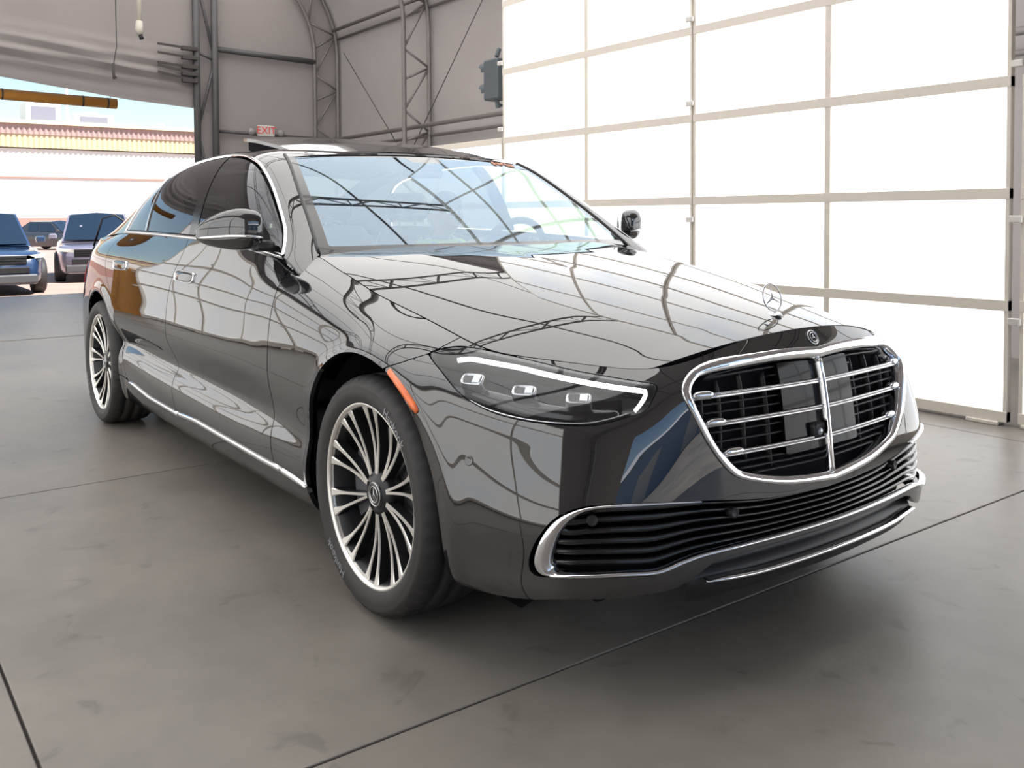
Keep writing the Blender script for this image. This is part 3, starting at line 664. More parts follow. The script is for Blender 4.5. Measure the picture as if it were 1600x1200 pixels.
# glass sunroof panel, tilted up at its rear edge
sr = np.zeros((16, 41, 3)); sx = np.linspace(-1.385, -2.06, 16); qq = np.linspace(-1, 1, 41)
for i, x in enumerate(sx):
    t = i/15; base = np.interp(x, [-2.1, -1.9, -1.6, -1.27], [1.500, 1.502, 1.488, 1.452])
    sr[i, :, 0] = x+.025*(1-qq**2)*(1-t); sr[i, :, 1] = qq*(.535-.01*t); sr[i, :, 2] = base+.006+.078*t-.022*np.abs(qq)**2.3
m = MB(); m.grid(sr); lo_ = sr.copy(); lo_[..., 2] -= .016; m.grid(lo_[:, ::-1])
rim_ = np.concatenate([sr[0], sr[1:, -1], sr[-1, ::-1][1:], sr[::-1, 0][1:-1]]); n = len(rim_); m.add(np.concatenate([rim_, rim_-np.array([0, 0, .016])]), [(i, (i+1) % n, n+(i+1) % n, n+i) for i in range(n)])
m.build('sunroof_panel', MT['gloss'], car, smooth=True, label='dark sunroof panel tilted up at the rear')
for s in (-1, 1):  # dark sheets stand in for mechanism and shade under the raised panel
    V = [(x, s*.50, z_) for i, x in enumerate(sx) for z_ in (sr[i, 20, 2]-.03, 1.44)]
    mk('sunroof_gap_fill', V, [(2*i, 2*i+1, 2*i+3, 2*i+2) for i in range(15)], MT['matte'], car, smooth=False)

# ---- head lamps
def uvmesh_full(val, off): V, f = clip(BH, FH, val); return V[:, :3]+V[:, 5:8]*off, f, V[:, 5:8]
lens_V, lens_F, lens_N = uvmesh_full(lampS-.0015, -.002)
lens_V, lens_F = flange(lens_V, lens_F, lens_N, .01)
bk_V, bk_F, bk_N = uvmesh_full(lampS+.002, -.085)
lamps = both_sides('headlamp', bk_V, bk_F, MT['bucket'], car, label='swept headlamp with thin white running light')
for s, par in ((1, lamps[0]), (-1, lamps[1])):
    fx = np.array([1, s, 1]); fl = (lambda F: F) if s == 1 else (lambda F: [f[::-1] for f in F])
    mk('lens', lens_V*fx, fl(lens_F), MT['lens'], par)
    lp = smooth_poly(LAMP, 5); a, _ = skin_at(lp[:, 0], lp[:, 1], -.004); b, _ = skin_at(lp[:, 0], lp[:, 1], -.088); n = len(lp)
    mk('bezel', np.concatenate([a, b])*fx, fl([(i, (i+1) % n, n+(i+1) % n, n+i) for i in range(n)]), MT['plastic'], par)
    V, F = strip_uv(sec(DRL, 6), np.interp(np.linspace(0, 1, 55), [0, .1, .6, .8, 1], [.0025, .0036, .0042, .0042, .003]), [(-1, -.008), (-1, .004), (0, .007), (1, .004), (1, -.008)], -.022)
    mk('running_light', V*fx, fl(F), MT['drl'], par, label='lit white running light bar')
    V, F = strip_uv(sec(LOWC, 8), .003, ROUND, -.02); mk('lower_trim', V*fx, fl(F), MT['satin'], par)
    for (u_, v_, w_, h_) in ((-1.141, 0.761, .030, .017), (-0.966, 0.762, .030, .015), (-0.809, 0.762, .030, .015)):
        X, N = skin_at([u_], [v_], -.045); N = N[0]; X = X[0]; ax = np.cross((0, 0, 1), N); ax /= np.linalg.norm(ax); upv = np.cross(N, ax)
        ring = [(math.copysign(abs(math.cos(a))**.5, math.cos(a)), math.copysign(abs(math.sin(a))**.5, math.sin(a))) for a in np.linspace(0, 2*PI, 24, endpoint=False)]
        def loop(sc_, d): return [X+ax*p[0]*w_*sc_+upv*p[1]*h_*sc_+N*d for p in ring]
        V = np.array(loop(1.15, -.05)+loop(1.15, .006)+loop(1.0, .012)+loop(.8, .004)); F = [(k*24+i, k*24+(i+1) % 24, (k+1)*24+(i+1) % 24, (k+1)*24+i) for k in range(3) for i in range(24)]
        mk('projector', V*fx, fl(F), MT['satin'], par)
        for nm, mt, o0, o1, d in (('projector_glass', 'screen', -.78, .05, .007), ('projector_block', 'module', .12, .80, .012)):
            c4 = [X+ax*w_*a_+upv*h_*b_+N*d for a_, b_ in ((o0, -.72), (o1, -.72), (o1, .72), (o0, .72))]; b4 = [c-N*.02 for c in c4]
            mk(nm, np.array(c4+b4)*fx, fl([(0, 1, 2, 3), (0, 4, 5, 1), (1, 5, 6, 2), (2, 6, 7, 3), (3, 7, 4, 0)]), MT[mt], par, smooth=False)
    # inner mask between the projectors
    V, F = strip_uv([(u_, .745) for u_ in np.linspace(-1.16, -.70, 20)], .036, [(-1, -.01), (-1, 0), (1, 0), (1, -.01)], -.07); mk('lamp_mask', V*fx, fl(F), MT['gloss'], par)
    V, F = strip_uv(np.array([(-1.396, 0.647), (-1.329, 0.618), (-1.278, 0.585), (-1.262, 0.573)]), [.008, .0105, .011, .007], [(-1, -.003), (-1, .003), (0, .006), (1, .003), (1, -.003)])
    mk('side_marker', V*fx, fl(F), MT['amber'], front_bumper, label='amber side marker')

# ---- grille
grille = None
def ring_band(outer, inner, prof):
    """band between two loops around the grille centre; prof = (0 outer .. 1 inner, height)"""
    ang = np.linspace(0, 2*PI, 160, endpoint=False); c = np.array([0, .585])
    def rad(poly):
        a = np.arctan2((poly[:, 1]-c[1])*1.25, poly[:, 0]-c[0]); r = np.linalg.norm(poly-c, axis=1); o = np.argsort(a); a, r = a[o], r[o]
        return np.interp(ang, np.concatenate([a-2*PI, a, a+2*PI]), np.concatenate([r, r, r]))
    def pt(poly):
        R = rad(poly); aa = np.arctan2(np.sin(ang)/1.25, np.cos(ang)); return np.stack([c[0]+R*np.cos(aa), c[1]+R*np.sin(aa)], 1)
    O, I = pt(outer), pt(inner); m = len(prof); V = np.zeros((160, m, 3))
    for k, (w, h) in enumerate(prof):
        p = O+(I-O)*w; V[:, k] = skin_at(p[:, 0], p[:, 1], h)[0]
    return V.reshape(-1, 3), [(i*m+k, ((i+1) % 160)*m+k, ((i+1) % 160)*m+k+1, i*m+k+1) for i in range(160) for k in range(m-1)]
V, F = ring_band(GO, GI, [(-.02, -.01), (0, .004), (.06, .0075), (.45, .0060), (.88, .0015), (.97, -.004), (1.0, -.02), (1.0, -.05)])
grille = mk('grille', V, F, MT['chrome'], car, label='wide radiator grille in a chrome frame')
V, f = clip(BF, FF, sdf(BF[:, [3, 4]], GI)+.012); mk('grille_backing', V[:, :3]-V[:, 5:8]*.055, f, MT['matte'], grille)
# width of the grille opening at each height
def gw(z_v): 
    p = GI[(GI[:, 0] <= 0)]; o = np.argsort(p[:, 1]); return np.interp(z_v, p[o, 1], -p[o, 0])
zV = lambda z, u=0: np.interp(z, skin_at(np.full(200, u), np.linspace(.2, VK[-1], 200))[0][:, 2], np.linspace(.2, VK[-1], 200))
def grille_line(z, w, n=41):
    u_ = np.linspace(-w, w, n); return np.stack([u_, [zV(z, a) for a in u_]], 1)
for z in (.713, .642, .563):
    w = gw(zV(z, -.45))-.004; ln = grille_line(z, w); hw = np.full(41, .0072)
    V, F = strip_uv(ln, hw, [(-1, -.012), (-1, .004), (-.55, .006), (-.1, .0035), (.15, .007), (.8, .007), (1, .003), (1, -.012)], -.012); mk('grille_bar', V, F, MT['chrome2'], grille)
    for s in (-1, 1):
        u_ = np.linspace(w-.062, w-.002, 8)*s; V, F = strip_uv(np.stack([u_, [zV(z+.004, a) for a in u_]], 1)[::s], np.array([.004, .0085, .0105, .0110, .0110, .0110, .0105, .008]), ROUND, -.010); mk('grille_bar_end', V, F, MT['chrome'], grille)
V, F = strip_uv(np.stack([np.zeros(24), np.linspace(.752, .388, 24)], 1), .0058, [(-1, -.02), (-1, .001), (-.4, .005), (.4, .005), (1, .001), (1, -.02)], .0); mk('grille_centre_bar', V, F, MT['chrome'], grille)
for z in (.768, .745, .690, .668, .618, .593, .535, .517, .500):
    w = gw(zV(z, -.4)); w = min(w, gw(zV(z, -.3)) if z < .54 else w); V, F = strip_uv(grille_line(z, max(.05, w-.006), 31), .0022, [(-1, -.02), (-1, .0), (1, .0), (1, -.02)], -.026); mk('grille_slat', V, F, MT['plastic'], grille)
for uu in (.21, .30, .385, .45):
    for s in (-1, 1):
        vs = np.linspace(.80 if uu < .4 else .77, .42 if uu < .3 else (.48 if uu < .4 else .62), 16)
        vs = np.array([v for v in vs if gw(v) > uu+.01 and v < np.interp(uu, [0, .26, .41, .46], [.75, .778, .80, .79])])
        if len(vs) > 2: V, F = strip_uv(np.stack([np.full(len(vs), s*uu), vs], 1), .0022, [(-1, -.02), (-1, 0), (1, 0), (1, -.02)], -.030); mk('grille_upright', V, F, MT['plastic'], grille)
val = np.minimum.reduce([.165-np.abs(BF[:, 3]), sdf(BF[:, [3, 4]], GI)-.004, BF[:, 4]-.475])
V, f = clip(BF, FF, val); P_, f = flange(V[:, :3]-V[:, 5:8]*.017, f, V[:, 5:8], .02); mk('sensor_panel', P_, f, MT['sensor'], grille, label='plain gloss black sensor panel')
X, N = skin_at([-.04], [.537], -.012); m = MB().box(-.012, .012, -.022, .022, -.02, .02, .004); mk('front_camera', np.array(m.V)+X[0], m.F, MT['plastic'], grille)
m = MB().lathe([(.0, .004), (.006, .003), (.011, 0), (.011, -.01)], 16, 'x'); mk('camera_lens', np.array(m.V)+X[0]+np.array([.012, 0, -.003]), m.F, MT['module'], grille)

# ---- lower intake
V, f = clip(BF, FF, sdf(BF[:, [3, 4]], OP)+.012)
intake = mk('lower_intake', V[:, :3]-V[:, 5:8]*.07, f, MT['matte'], car)
tops = np.array(smooth_poly(OPEN[:8], 6, False)); bots = np.array(smooth_poly(OPEN[12:], 6, False))
def v_top(u): o = np.argsort(tops[:, 0]); return np.interp(u, tops[o, 0], tops[o, 1])
def v_bot(u): o = np.argsort(bots[:, 0]); return np.interp(u, bots[o, 0], bots[o, 1])
for k, fr in enumerate((.14, .30, .46, .62, .78, .92)):
    ul = np.linspace(-.852, 0, 46); full = np.concatenate([ul, -ul[::-1][1:]]); a = -np.abs(full)
    vv = v_bot(a)+(v_top(a)-v_bot(a))*fr
    V, F = strip_uv(np.stack([full, vv], 1), np.interp(-a, [0, .45, .6, .87], [.004, .005, .009, .008]), [(-1, -.035), (-1, -.006), (-.4, .0), (.6, .0), (1, -.008), (1, -.035)], -.022); mk('intake_slat', V, F, MT['gloss'], intake)
tro, tri = sec(TRO, 8), sec(TRI, 8)
def two_edge(A, B, prof):
    m = len(prof); V = np.zeros((len(A), m, 3))
    for k, (w, h) in enumerate(prof): p = A+(B-A)*w; V[:, k] = skin_at(p[:, 0], p[:, 1], h)[0]
    return V.reshape(-1, 3), [(i*m+k, (i+1)*m+k, (i+1)*m+k+1, i*m+k+1) for i in range(len(A)-1) for k in range(m-1)]
both_sides('fog_chrome_trim', *two_edge(tro, tri, [(0, -.02), (0, .002), (.25, .008), (.6, .006), (.95, -.006), (1, -.03)]), MT['chrome'], intake, label='hooked chrome trim round the side intake')
st = sec(STRIP, 8); st = np.concatenate([st, (st*np.array([-1, 1]))[::-1][1:]])
mk('intake_chrome_strip', *strip_uv(st, .0052, ROUND, .0), MT['chrome'], intake, label='thin chrome strip under the intake')
ll = sec(LIP, 8); ll = np.concatenate([ll, (ll*np.array([-1, 1]))[::-1][1:]])
mk('lip_chrome_strip', *strip_uv(ll, np.interp(np.abs(ll[:, 0]), [0, .40, .457], [.006, .006, .002]), ROUND, .006), MT['chrome'], intake, label='thin chrome strip on the chin')
bf_u = -np.abs(BF[:, 3])
chin = np.minimum.reduce([.50-np.abs(BF[:, 3]), np.interp(bf_u, [-.55, -.50, -.445, -.267, 0], [.155, .192, .203, .206, .207])-BF[:, 4], BF[:, 4]-.06])
V, f = clip(BF, FF, chin); P_ = V[:, :3]-V[:, 5:8]*(.012+.030*np.exp(-((V[:, 4]-.170)/.02)**2))[:, None]; mk('chin_spoiler', P_, f, MT['plastic'], intake)
for (u_, v_, par) in ((-.750, .357, intake), (-.363, .329, intake), (-1.088, .470, front_bumper)):
    X, N = skin_at([u_], [v_], -.008 if par is intake else .0); X, N = X[0], N[0]; ax = np.cross((0, 0, 1), N); ax /= np.linalg.norm(ax); upv = np.cross(N, ax)
    V = []; R = 11
    for r_, d_ in ((.013, -.02), (.013, .001), (.0115, .0025), (.009, .001), (.0, .001)):
        V += [X+ax*r_*math.cos(a)+upv*r_*math.sin(a)+N*d_ for a in np.linspace(0, 2*PI, 20, endpoint=False)]
    F = [(k*20+i, k*20+(i+1) % 20, (k+1)*20+(i+1) % 20, (k+1)*20+i) for k in range(4) for i in range(20)]
    both_sides('parking_sensor', np.array(V), F, MT['plastic'] if par is intake else MT['paint'], par)

# ---- emblems
def star(R, r_in=.16, depth=.004, ring=.08):
    m = MB(); pts = []
    for k in range(6):
        a = PI/2+k*PI/3; rr = R*(.97 if k % 2 == 0 else r_in); pts.append((rr*math.cos(a), rr*math.sin(a)))
    V = [(0, p[0], p[1]) for p in pts]+[(depth, 0, 0), (-depth, 0, 0)]
    m.add(V, [(i, (i+1) % 6, 6) for i in range(6)]+[((i+1) % 6, i, 7) for i in range(6)])
    m.tube([(0, R*math.cos(a), R*math.sin(a)) for a in np.linspace(0, 2*PI, 40, endpoint=False)], R*ring, 8, True, upv=(1, 0, 0)); return m
orn = star(.040, .15, .003, .055); zb = hood_z(.72, 0)
orn_o = mk('hood_ornament', np.array(orn.V)@np.array([[.97, 0, 0], [0, 1, 0], [-.24, 0, .97]])+np.array([.712, 0, zb+.052]), orn.F, MT['chrome2'], car, label='upright three-pointed star in a ring on the hood')
m = MB().ball((.722, 0, zb+.002), (.024, .017, .007), 20, 8).tube([(.722, 0, zb), (.720, 0, zb+.016)], [.006, .003]); m.build('ornament_base', MT['chrome'], orn_o, smooth=True)
X, N = skin_at([0], [.826], .0); X, N = X[0], N[0]; ax = np.array([0, 1, 0.]); upv = np.cross(N, ax)
Rm = np.stack([N, ax, upv]); bd = MB().lathe([(0, .002), (.015, .002), (.0205, .001), (.021, -.004)], 32, 'x'); badge = mk('front_badge', np.array(bd.V)@Rm+X+N*.002, bd.F, MT['gloss'], car, label='small round badge with a three-pointed star')
b2 = star(.0135, .18, .002, .09); mk('badge_star', np.array(b2.V)@Rm+X+N*.005, b2.F, MT['chrome'], badge)
b3 = MB().tube([(0, .0203*math.cos(a), .0203*math.sin(a)) for a in np.linspace(0, 2*PI, 40, endpoint=False)], .0016, 6, True, upv=(1, 0, 0)); mk('badge_ring', np.array(b3.V)@Rm+X+N*.003, b3.F, MT['chrome'], badge)

# ---- door handles and mirrors
for (xc, zc, par) in ((-1.685, .912, fd), (-2.76, .925, rd)):
    ux = []
    for x in np.linspace(xc-.125, xc+.125, 24):
        k = np.argmin(np.abs(BA[:, :half, 0]-x)+np.abs(BA[:, :half, 2]-zc-.0*x)+(BA[:, :half, 1] > -.5)*9); ux.append((BH[k, 3], BH[k, 4]))
    ux = np.array(ux); ux[:, 1] = np.linspace(ux[0, 1], ux[-1, 1], 24); ux[:, 0] = np.linspace(ux[0, 0], ux[-1, 0], 24)
    hw = .021*np.sqrt(np.clip(1-np.abs(np.linspace(-1, 1, 24))**3.5, .0, 1))+.001
    hs = both_sides('door_handle', *strip_uv(ux, hw, [(-1, -.004), (-1, .003), (-.8, .006), (.8, .006), (1, .003), (1, -.004)]), MT['paint'], par[0], par[1], label='flush door handle edged in chrome')
    t_ = np.linspace(0, 2*PI, 60, endpoint=False); cu = ux.mean(0)
    e = np.stack([cu[0]+.125*np.sign(np.cos(t_))*np.abs(np.cos(t_))**.45, cu[1]+.021*np.sign(np.sin(t_))*np.abs(np.sin(t_))**.45+(ux[-1, 1]-ux[0, 1])*.5*np.cos(t_)], 1)
    both_sides('handle_chrome_edge', *strip_uv(e, .0024, [(-1, 0), (-.6, .008), (.6, .008), (1, 0)], closed=True), MT['chrome'], par[0], par[1])
# mirror: housing as a rounded shell lofted from its inner to its outer end
def mirror_shell(par, s):
    secs = []
    #      x     y     z    depth(x) half  height half
    for (x, y, z, dx, dz) in ((-.870, -.915, 1.122, .030, .040), (-.878, -.932, 1.124, .060, .067), (-.908, -.985, 1.126, .085, .076), (-.945, -1.03, 1.124, .082, .068), (-.985, -1.07, 1.118, .065, .050), (-1.012, -1.095, 1.112, .038, .028), (-1.022, -1.103, 1.110, .012, .010)):
        ring = []
        for a in np.linspace(0, 2*PI, 28, endpoint=False):
            c, s_ = math.cos(a), math.sin(a); px = math.copysign(abs(c)**.75, c)*dx; pz = math.copysign(abs(s_)**.8, s_)*dz
            if c < 0: px *= .45
            ring.append((x+px, y, z+pz+.010*(c if s_ > 0 else 0)))
        secs.append(ring)
    G = smooth_cols(np.array(secs), 5); m = MB(); n = 28
    V = G.reshape(-1, 3); F = [(i*n+k, i*n+(k+1) % n, (i+1)*n+(k+1) % n, (i+1)*n+k) for i in range(len(G)-1) for k in range(n)]+[tuple(range(n))[::-1], tuple(range((len(G)-1)*n, len(G)*n))]
    fx = np.array([1, s, 1]); fl = (lambda F: F) if s == 1 else (lambda F: [f[::-1] for f in F])
    o = mk('door_mirror', V*fx, fl(F), MT['paint'], par)
    # chrome signal strip, foot and mirror glass
    pth = []
    for t in np.linspace(.10, .98, 24):
        g = G[int(t*(len(G)-1))]; k = int(np.argmax(g[:, 0])); pth.append(g[k]+np.array([.001, -.001, -.030*(1-t*.55)]))
    pth = smooth_poly(np.array(pth)[::3], 5, False); mm = MB().tube(pth, np.interp(np.linspace(0, 1, len(pth)), [0, .2, .9, 1], [.002, .006, .006, .002]), 6)
    mk('signal_strip', np.array(mm.V)*fx, fl(mm.F), MT['chrome'], o)
    mm = MB().box(-.90, -.83, -.95, -.870, 1.045, 1.085, .012); mk('mirror_foot', np.array(mm.V)*fx, fl(mm.F), MT['plastic'], o)
    mm = MB().prism([(-.940, 1.075), (-1.075, 1.085), (-1.07, 1.15), (-1.0, 1.172), (-.945, 1.165)], -.965, -.97, 'x'); V = np.array(mm.V); V[:, 0] += (V[:, 1]+.94)*.95; V[:, 0] += .03; mk('mirror_glass', V*fx, fl(mm.F), MT['module'], o)
def smooth_cols(S, n):
    out = [smooth_poly(S[:, k], n, False) for k in range(S.shape[1])]; return np.stack(out, 1)
mirror_shell(car, 1); mirror_shell(car, -1)
# ---- wheels (built once, copied four times)
def make_wheel(loc, s):
    w = MB().lathe([(.266, -.100), (.256, -.095), (.250, -.06), (.225, -.02), (.222, .06), (.250, .10), (.262, .108)], 64, 'y').build('wheel', MT['rimdark'], car, smooth=True, loc=loc)
    # tyre with notched shoulders and tread grooves
    n = 144; prof = [(.258, -.104), (.272, -.115), (.290, -.1265), (.308, -.127), (.318, -.1255), (.322, -.1262), (.328, -.123), (.340, -.114), (.3475, -.101), (.3505, -.085), (.3515, -.060), (.344, -.058), (.344, -.050), (.352, -.048), (.352, -.008), (.344, -.006), (.344, .006), (.352, .008), (.352, .048), (.344, .05), (.344, .058), (.3515, .06), (.3505, .085), (.347, .101), (.328, .123), (.308, .127), (.29, .126), (.268, .117), (.258, .104)]
    V = []; mP = len(prof)
    for k in range(n):
        a = 2*PI*k/n
        for i, (r, h) in enumerate(prof):
            if k % 3 == 0 and i in (7, 8, 9, 22, 23): r -= .006
            V.append((r*math.cos(a), h, r*math.sin(a)))
    F = [(k*mP+i, ((k+1) % n)*mP+i, ((k+1) % n)*mP+i+1, k*mP+i+1) for k in range(n) for i in range(mP-1)]
    mk('tire', V, F, MT['rubber'], w)
    # maker's lettering round the sidewall
    def arc_text(txt, size, ang0, rad, yy):
        Vt, Ft = text_mesh(txt, size, .0012, 'CENTER'); out = []
        for x, z, d in Vt:
            a = ang0-x/rad; r = rad+z; out.append((r*math.cos(a), yy-d, r*math.sin(a)))
        return np.array(out), Ft
    Vt, Ft = arc_text('Hankook', .036, math.radians(52), .3015, -.1272); mk('tire_lettering', Vt, Ft, MT['letter'], w, smooth=False)
    Vt, Ft = arc_text('Hankook', .036, math.radians(232), .3015, -.1272); mk('tire_lettering', Vt, Ft, MT['letter'], w, smooth=False)
    MB().lathe([(.264, -.1), (.2745, -.110), (.2730, -.1140), (.2660, -.1140), (.2595, -.108), (.2575, -.09)], 96, 'y').build('rim_lip', MT['machined'], w, smooth=True)
    # twin spokes: pale machined face on dark flanks
    me = None
    def arm(sg):
        P = []
        for t in np.linspace(0, 1, 12):
            r = .060+(.260-.060)*t; ang = sg*math.radians(3.2+3.6*t); wd = np.interp(t, [0, .2, .7, .86, 1], [.0042, .0047, .0053, .0074, .0150])
            yy = -.084-.022*t+.010*math.sin(PI*t)
            P.append((r, ang, wd, yy))
        return P
    V = []; F = []; mi = []
    for sg in (-1, 1):
        P = arm(sg); b0 = len(V)
        for r, a, wd, yy in P:
            c = np.array([math.sin(a), 0, math.cos(a)])*r; tn = np.array([math.cos(a), 0, -math.sin(a)])
            for q_, d in ((-1, .034), (-1.0, .0035), (-.72, 0), (.72, 0), (1.0, .0035), (1, .034)): V.append(c+tn*q_*wd+np.array([0, yy+d, 0]))
        for i in range(11):
            for k in range(5): F.append((b0+i*6+k, b0+i*6+k+1, b0+(i+1)*6+k+1, b0+(i+1)*6+k)); mi.append(1 if k in (1, 2, 3) else 0)
    sp0 = mk('spoke', V, F, MT['rimdark'], w, smooth=False); sp0.data.materials.append(MT['machined'])
    sp0.data.polygons.foreach_set('material_index', mi)
    for k in range(1, 10):
        c = dup(sp0, w); c.rotation_euler = (0, k*2*PI/10, 0)
    sp0.rotation_euler = (0, 0, 0)
    MB().lathe([(.0, -.088), (.035, -.088), (.040, -.085), (.064, -.080), (.070, -.070), (.072, -.03), (.0, -.03)], 40, 'y').build('hub', MT['rimdark'], w, smooth=True)
    MB().lathe([(0, -.0905), (.036, -.0905), (.0385, -.089), (.0385, -.08)], 40, 'y').build('hub_cap', MT['gloss'], w, smooth=True)
    st_ = star(.023, .17, .002, .08); V = np.array(st_.V)[:, [1, 0, 2]]; V[:, 1] = -V[:, 1]-.092; mk('hub_star', V, [f for f in st_.F], MT['satin'], w)
    m = MB()
    for rr in (.034,): m.tube([(rr*math.cos(a), -.0905, rr*math.sin(a)) for a in np.linspace(0, 2*PI, 40, endpoint=False)], .0016, 6, True, upv=(0, 1, 0))
    m.build('hub_ring', MT['satin'], w, smooth=True)
    m = MB()
    for k in range(5):
        a = 2*PI*(k+.5)/5; m.lathe([(0, -.074), (.008, -.074), (.010, -.06)], 8, 'y', (.056*math.cos(a), 0, .056*math.sin(a)))
    m.build('wheel_bolts', MT['brake'], w)
    MB().lathe([(.06, -.03), (.185, -.03), (.185, -.005), (.06, -.005)], 48, 'y').build('brake_disc', MT['brake'], w)
    ca = []
    for a in np.linspace(math.radians(150), math.radians(215), 9):
        ca.append([(r*math.cos(a), y, r*math.sin(a)) for r, y in ((.115, -.052), (.195, -.052), (.2, .02), (.11, .02))])
    V = np.array(ca).reshape(-1, 3); F = [(i*4+k, i*4+(k+1) % 4, (i+1)*4+(k+1) % 4, (i+1)*4+k) for i in range(8) for k in range(4)]+[(3, 2, 1, 0), (32, 33, 34, 35)]
    mk('brake_caliper', V, F, MT['caliper'], w, smooth=False)
    return w
wheel0 = make_wheel((FWX, -.830, WZ), 1)
w1 = dup(wheel0, car, (RWX, -.838, WZ)); w1.rotation_euler = (0, .35, 0)
w2 = dup(wheel0, car, (FWX, .830, WZ)); w2.rotation_euler = (0, 0, PI)
w3 = dup(wheel0, car, (RWX, .838, WZ)); w3.rotation_euler = (0, 0, PI)

# ---- cabin interior
MB().box(-3.3, -.60, -.80, .80, .28, .33).build('cabin_floor', MT['interior'], car)
db = [(-.56, .60), (-.55, .94), (-.60, 1.005), (-.75, 1.028), (-.95, 1.020), (-1.04, .985), (-1.06, .90), (-1.0, .78), (-.9, .60)]
MB().prism(db, -.76, .76, 'y').build('dashboard', MT['interior'], car, bevel=.02)
MB().box(-1.06, -1.035, .20, .53, .985, 1.03, .006).build('instrument_screen', MT['screen'], car)
MB().box(-2.3, -1.0, -.14, .14, .33, .66, .03).build('centre_console', MT['interior'], car)
for s in (-1, 1):
    MB().box(-3.0, -.70, s*.80-.03, s*.80+.03, .33, 1.0, .02).build('door_lining', MT['interior'], car)
def seat(xb, y, w=.52, head=True):
    root = MB().box(xb+.02, xb+.55, y-w/2, y+w/2, .50, .62, .05).build('seat', MT['leather'], car, smooth=False, bevel=.01)
    g = []
    for z, x, hw, th in ((.58, xb+.03, .24, .11), (.75, xb-.01, .25, .12), (.95, xb-.07, .24, .11), (1.06, xb-.105, .20, .09), (1.12, xb-.125, .16, .06)):
        g.append([(x+th*c_, y+w/.52*hw*s_, z) for c_, s_ in [(math.copysign(abs(math.cos(a))**.6, math.cos(a))*.55, math.copysign(abs(math.sin(a))**.6, math.sin(a))) for a in np.linspace(0, 2*PI, 24, endpoint=False)]])
    G = smooth_cols(np.array(g), 4); m = MB(); n = 24
    m.add(G.reshape(-1, 3), [(i*n+k, i*n+(k+1) % n, (i+1)*n+(k+1) % n, (i+1)*n+k) for i in range(len(G)-1) for k in range(n)]+[tuple(range((len(G)-1)*n, len(G)*n))]); m.build('backrest', MT['leather'], root, smooth=True)
    if head:
        m = MB().box(xb-.19, xb-.10, y-.13, y+.13, 1.14, 1.30, .035); m.build('headrest', MT['leather'], root, smooth=True)
        for q_ in (-.05, .05): MB().tube([(xb-.14, y+q_, 1.08), (xb-.145, y+q_, 1.17)], .007, 6).build('headrest_post', MT['satin'], root)
seat(-1.82, -.38); seat(-1.88, .38); seat(-2.85, -.40, .6); seat(-2.85, .40, .6)
# steering wheel
ax_t = math.radians(24); cs = np.array([-1.065, .38, .985])
def sw(y, z, d=0): return cs+np.array([-z*math.sin(ax_t)*-1*.0+z*math.sin(ax_t)-d*math.cos(ax_t), y, z*math.cos(ax_t)+d*math.sin(ax_t)])
stw = MB().tube([sw(.182*math.cos(a), .182*math.sin(a)) for a in np.linspace(0, 2*PI, 48, endpoint=False)], .017, 10, True, upv=(1, 0, 0)).build('steering_wheel', MT['leather'], car, smooth=True)
MB().ball(tuple(sw(0, -.01, .0)), (.03, .07, .06)).build('steering_hub', MT['interior'], stw, smooth=True)
for a in (0, PI, -PI/2):
    MB().bar(sw(.05*math.cos(a), .05*math.sin(a)), sw(.175*math.cos(a), .175*math.sin(a)), .035, .014, (1, 0, 0)).build('steering_spoke', MT['interior'], stw)
MB().tube([cs, cs+np.array([.22, 0, -.10])], .03, 10).build('steering_column', MT['interior'], stw)
mirr = MB().box(-1.24, -1.22, -.11, .11, 1.345, 1.392, .012).build('interior_mirror', MT['interior'], car); MB().tube([(-1.23, 0, 1.39), (-1.25, 0, 1.41)], .01).build('mirror_stalk', MT['interior'], mirr)
MB().box(-1.26, -1.18, -.075, .075, 1.372, 1.388, .006).build('sensor_housing', MT['interior'], car)
MB().box(-2.7, -1.35, -.52, .52, 1.44, 1.452).build('headliner', MT['interior'], car)
# wiper on the driver's side of the screen base
m = MB().tube([(-.60, .20, 1.052), (-.63, .30, 1.056), (-.67, .42, 1.062)], .008, 6); m.build('wiper', MT['plastic'], car, smooth=True)
# stickers and paint-marker scribbles on the glass
def on_screen(t, q, off=.002):
    i = t*(WG.shape[0]-1); j = (q+1)/2*(WG.shape[1]-1); a, b = int(min(i, 58)), int(min(j, 89)); fa, fb = i-a, j-b
    p = (1-fa)*(1-fb)*WG[a, b]+fa*(1-fb)*WG[a+1, b]+(1-fa)*fb*WG[a, b+1]+fa*fb*WG[a+1, b+1]; return p+WN[a, b]*off
random.seed(4)
m = MB()
for k in range(5):                                        # handwritten marks, not legible in the photograph
    q0 = .66+k*.045; h = .030
    pts = [on_screen(.93-.004*k+random.uniform(-h, h), q0+random.uniform(-.018, .018)) for _ in range(7)]
    m.tube(smooth_poly(pts, 4, False), .0028, 5)
m.build('window_marker_writing', MT['pink'], wg, smooth=True, label='pale orange marker scribble on the glass')

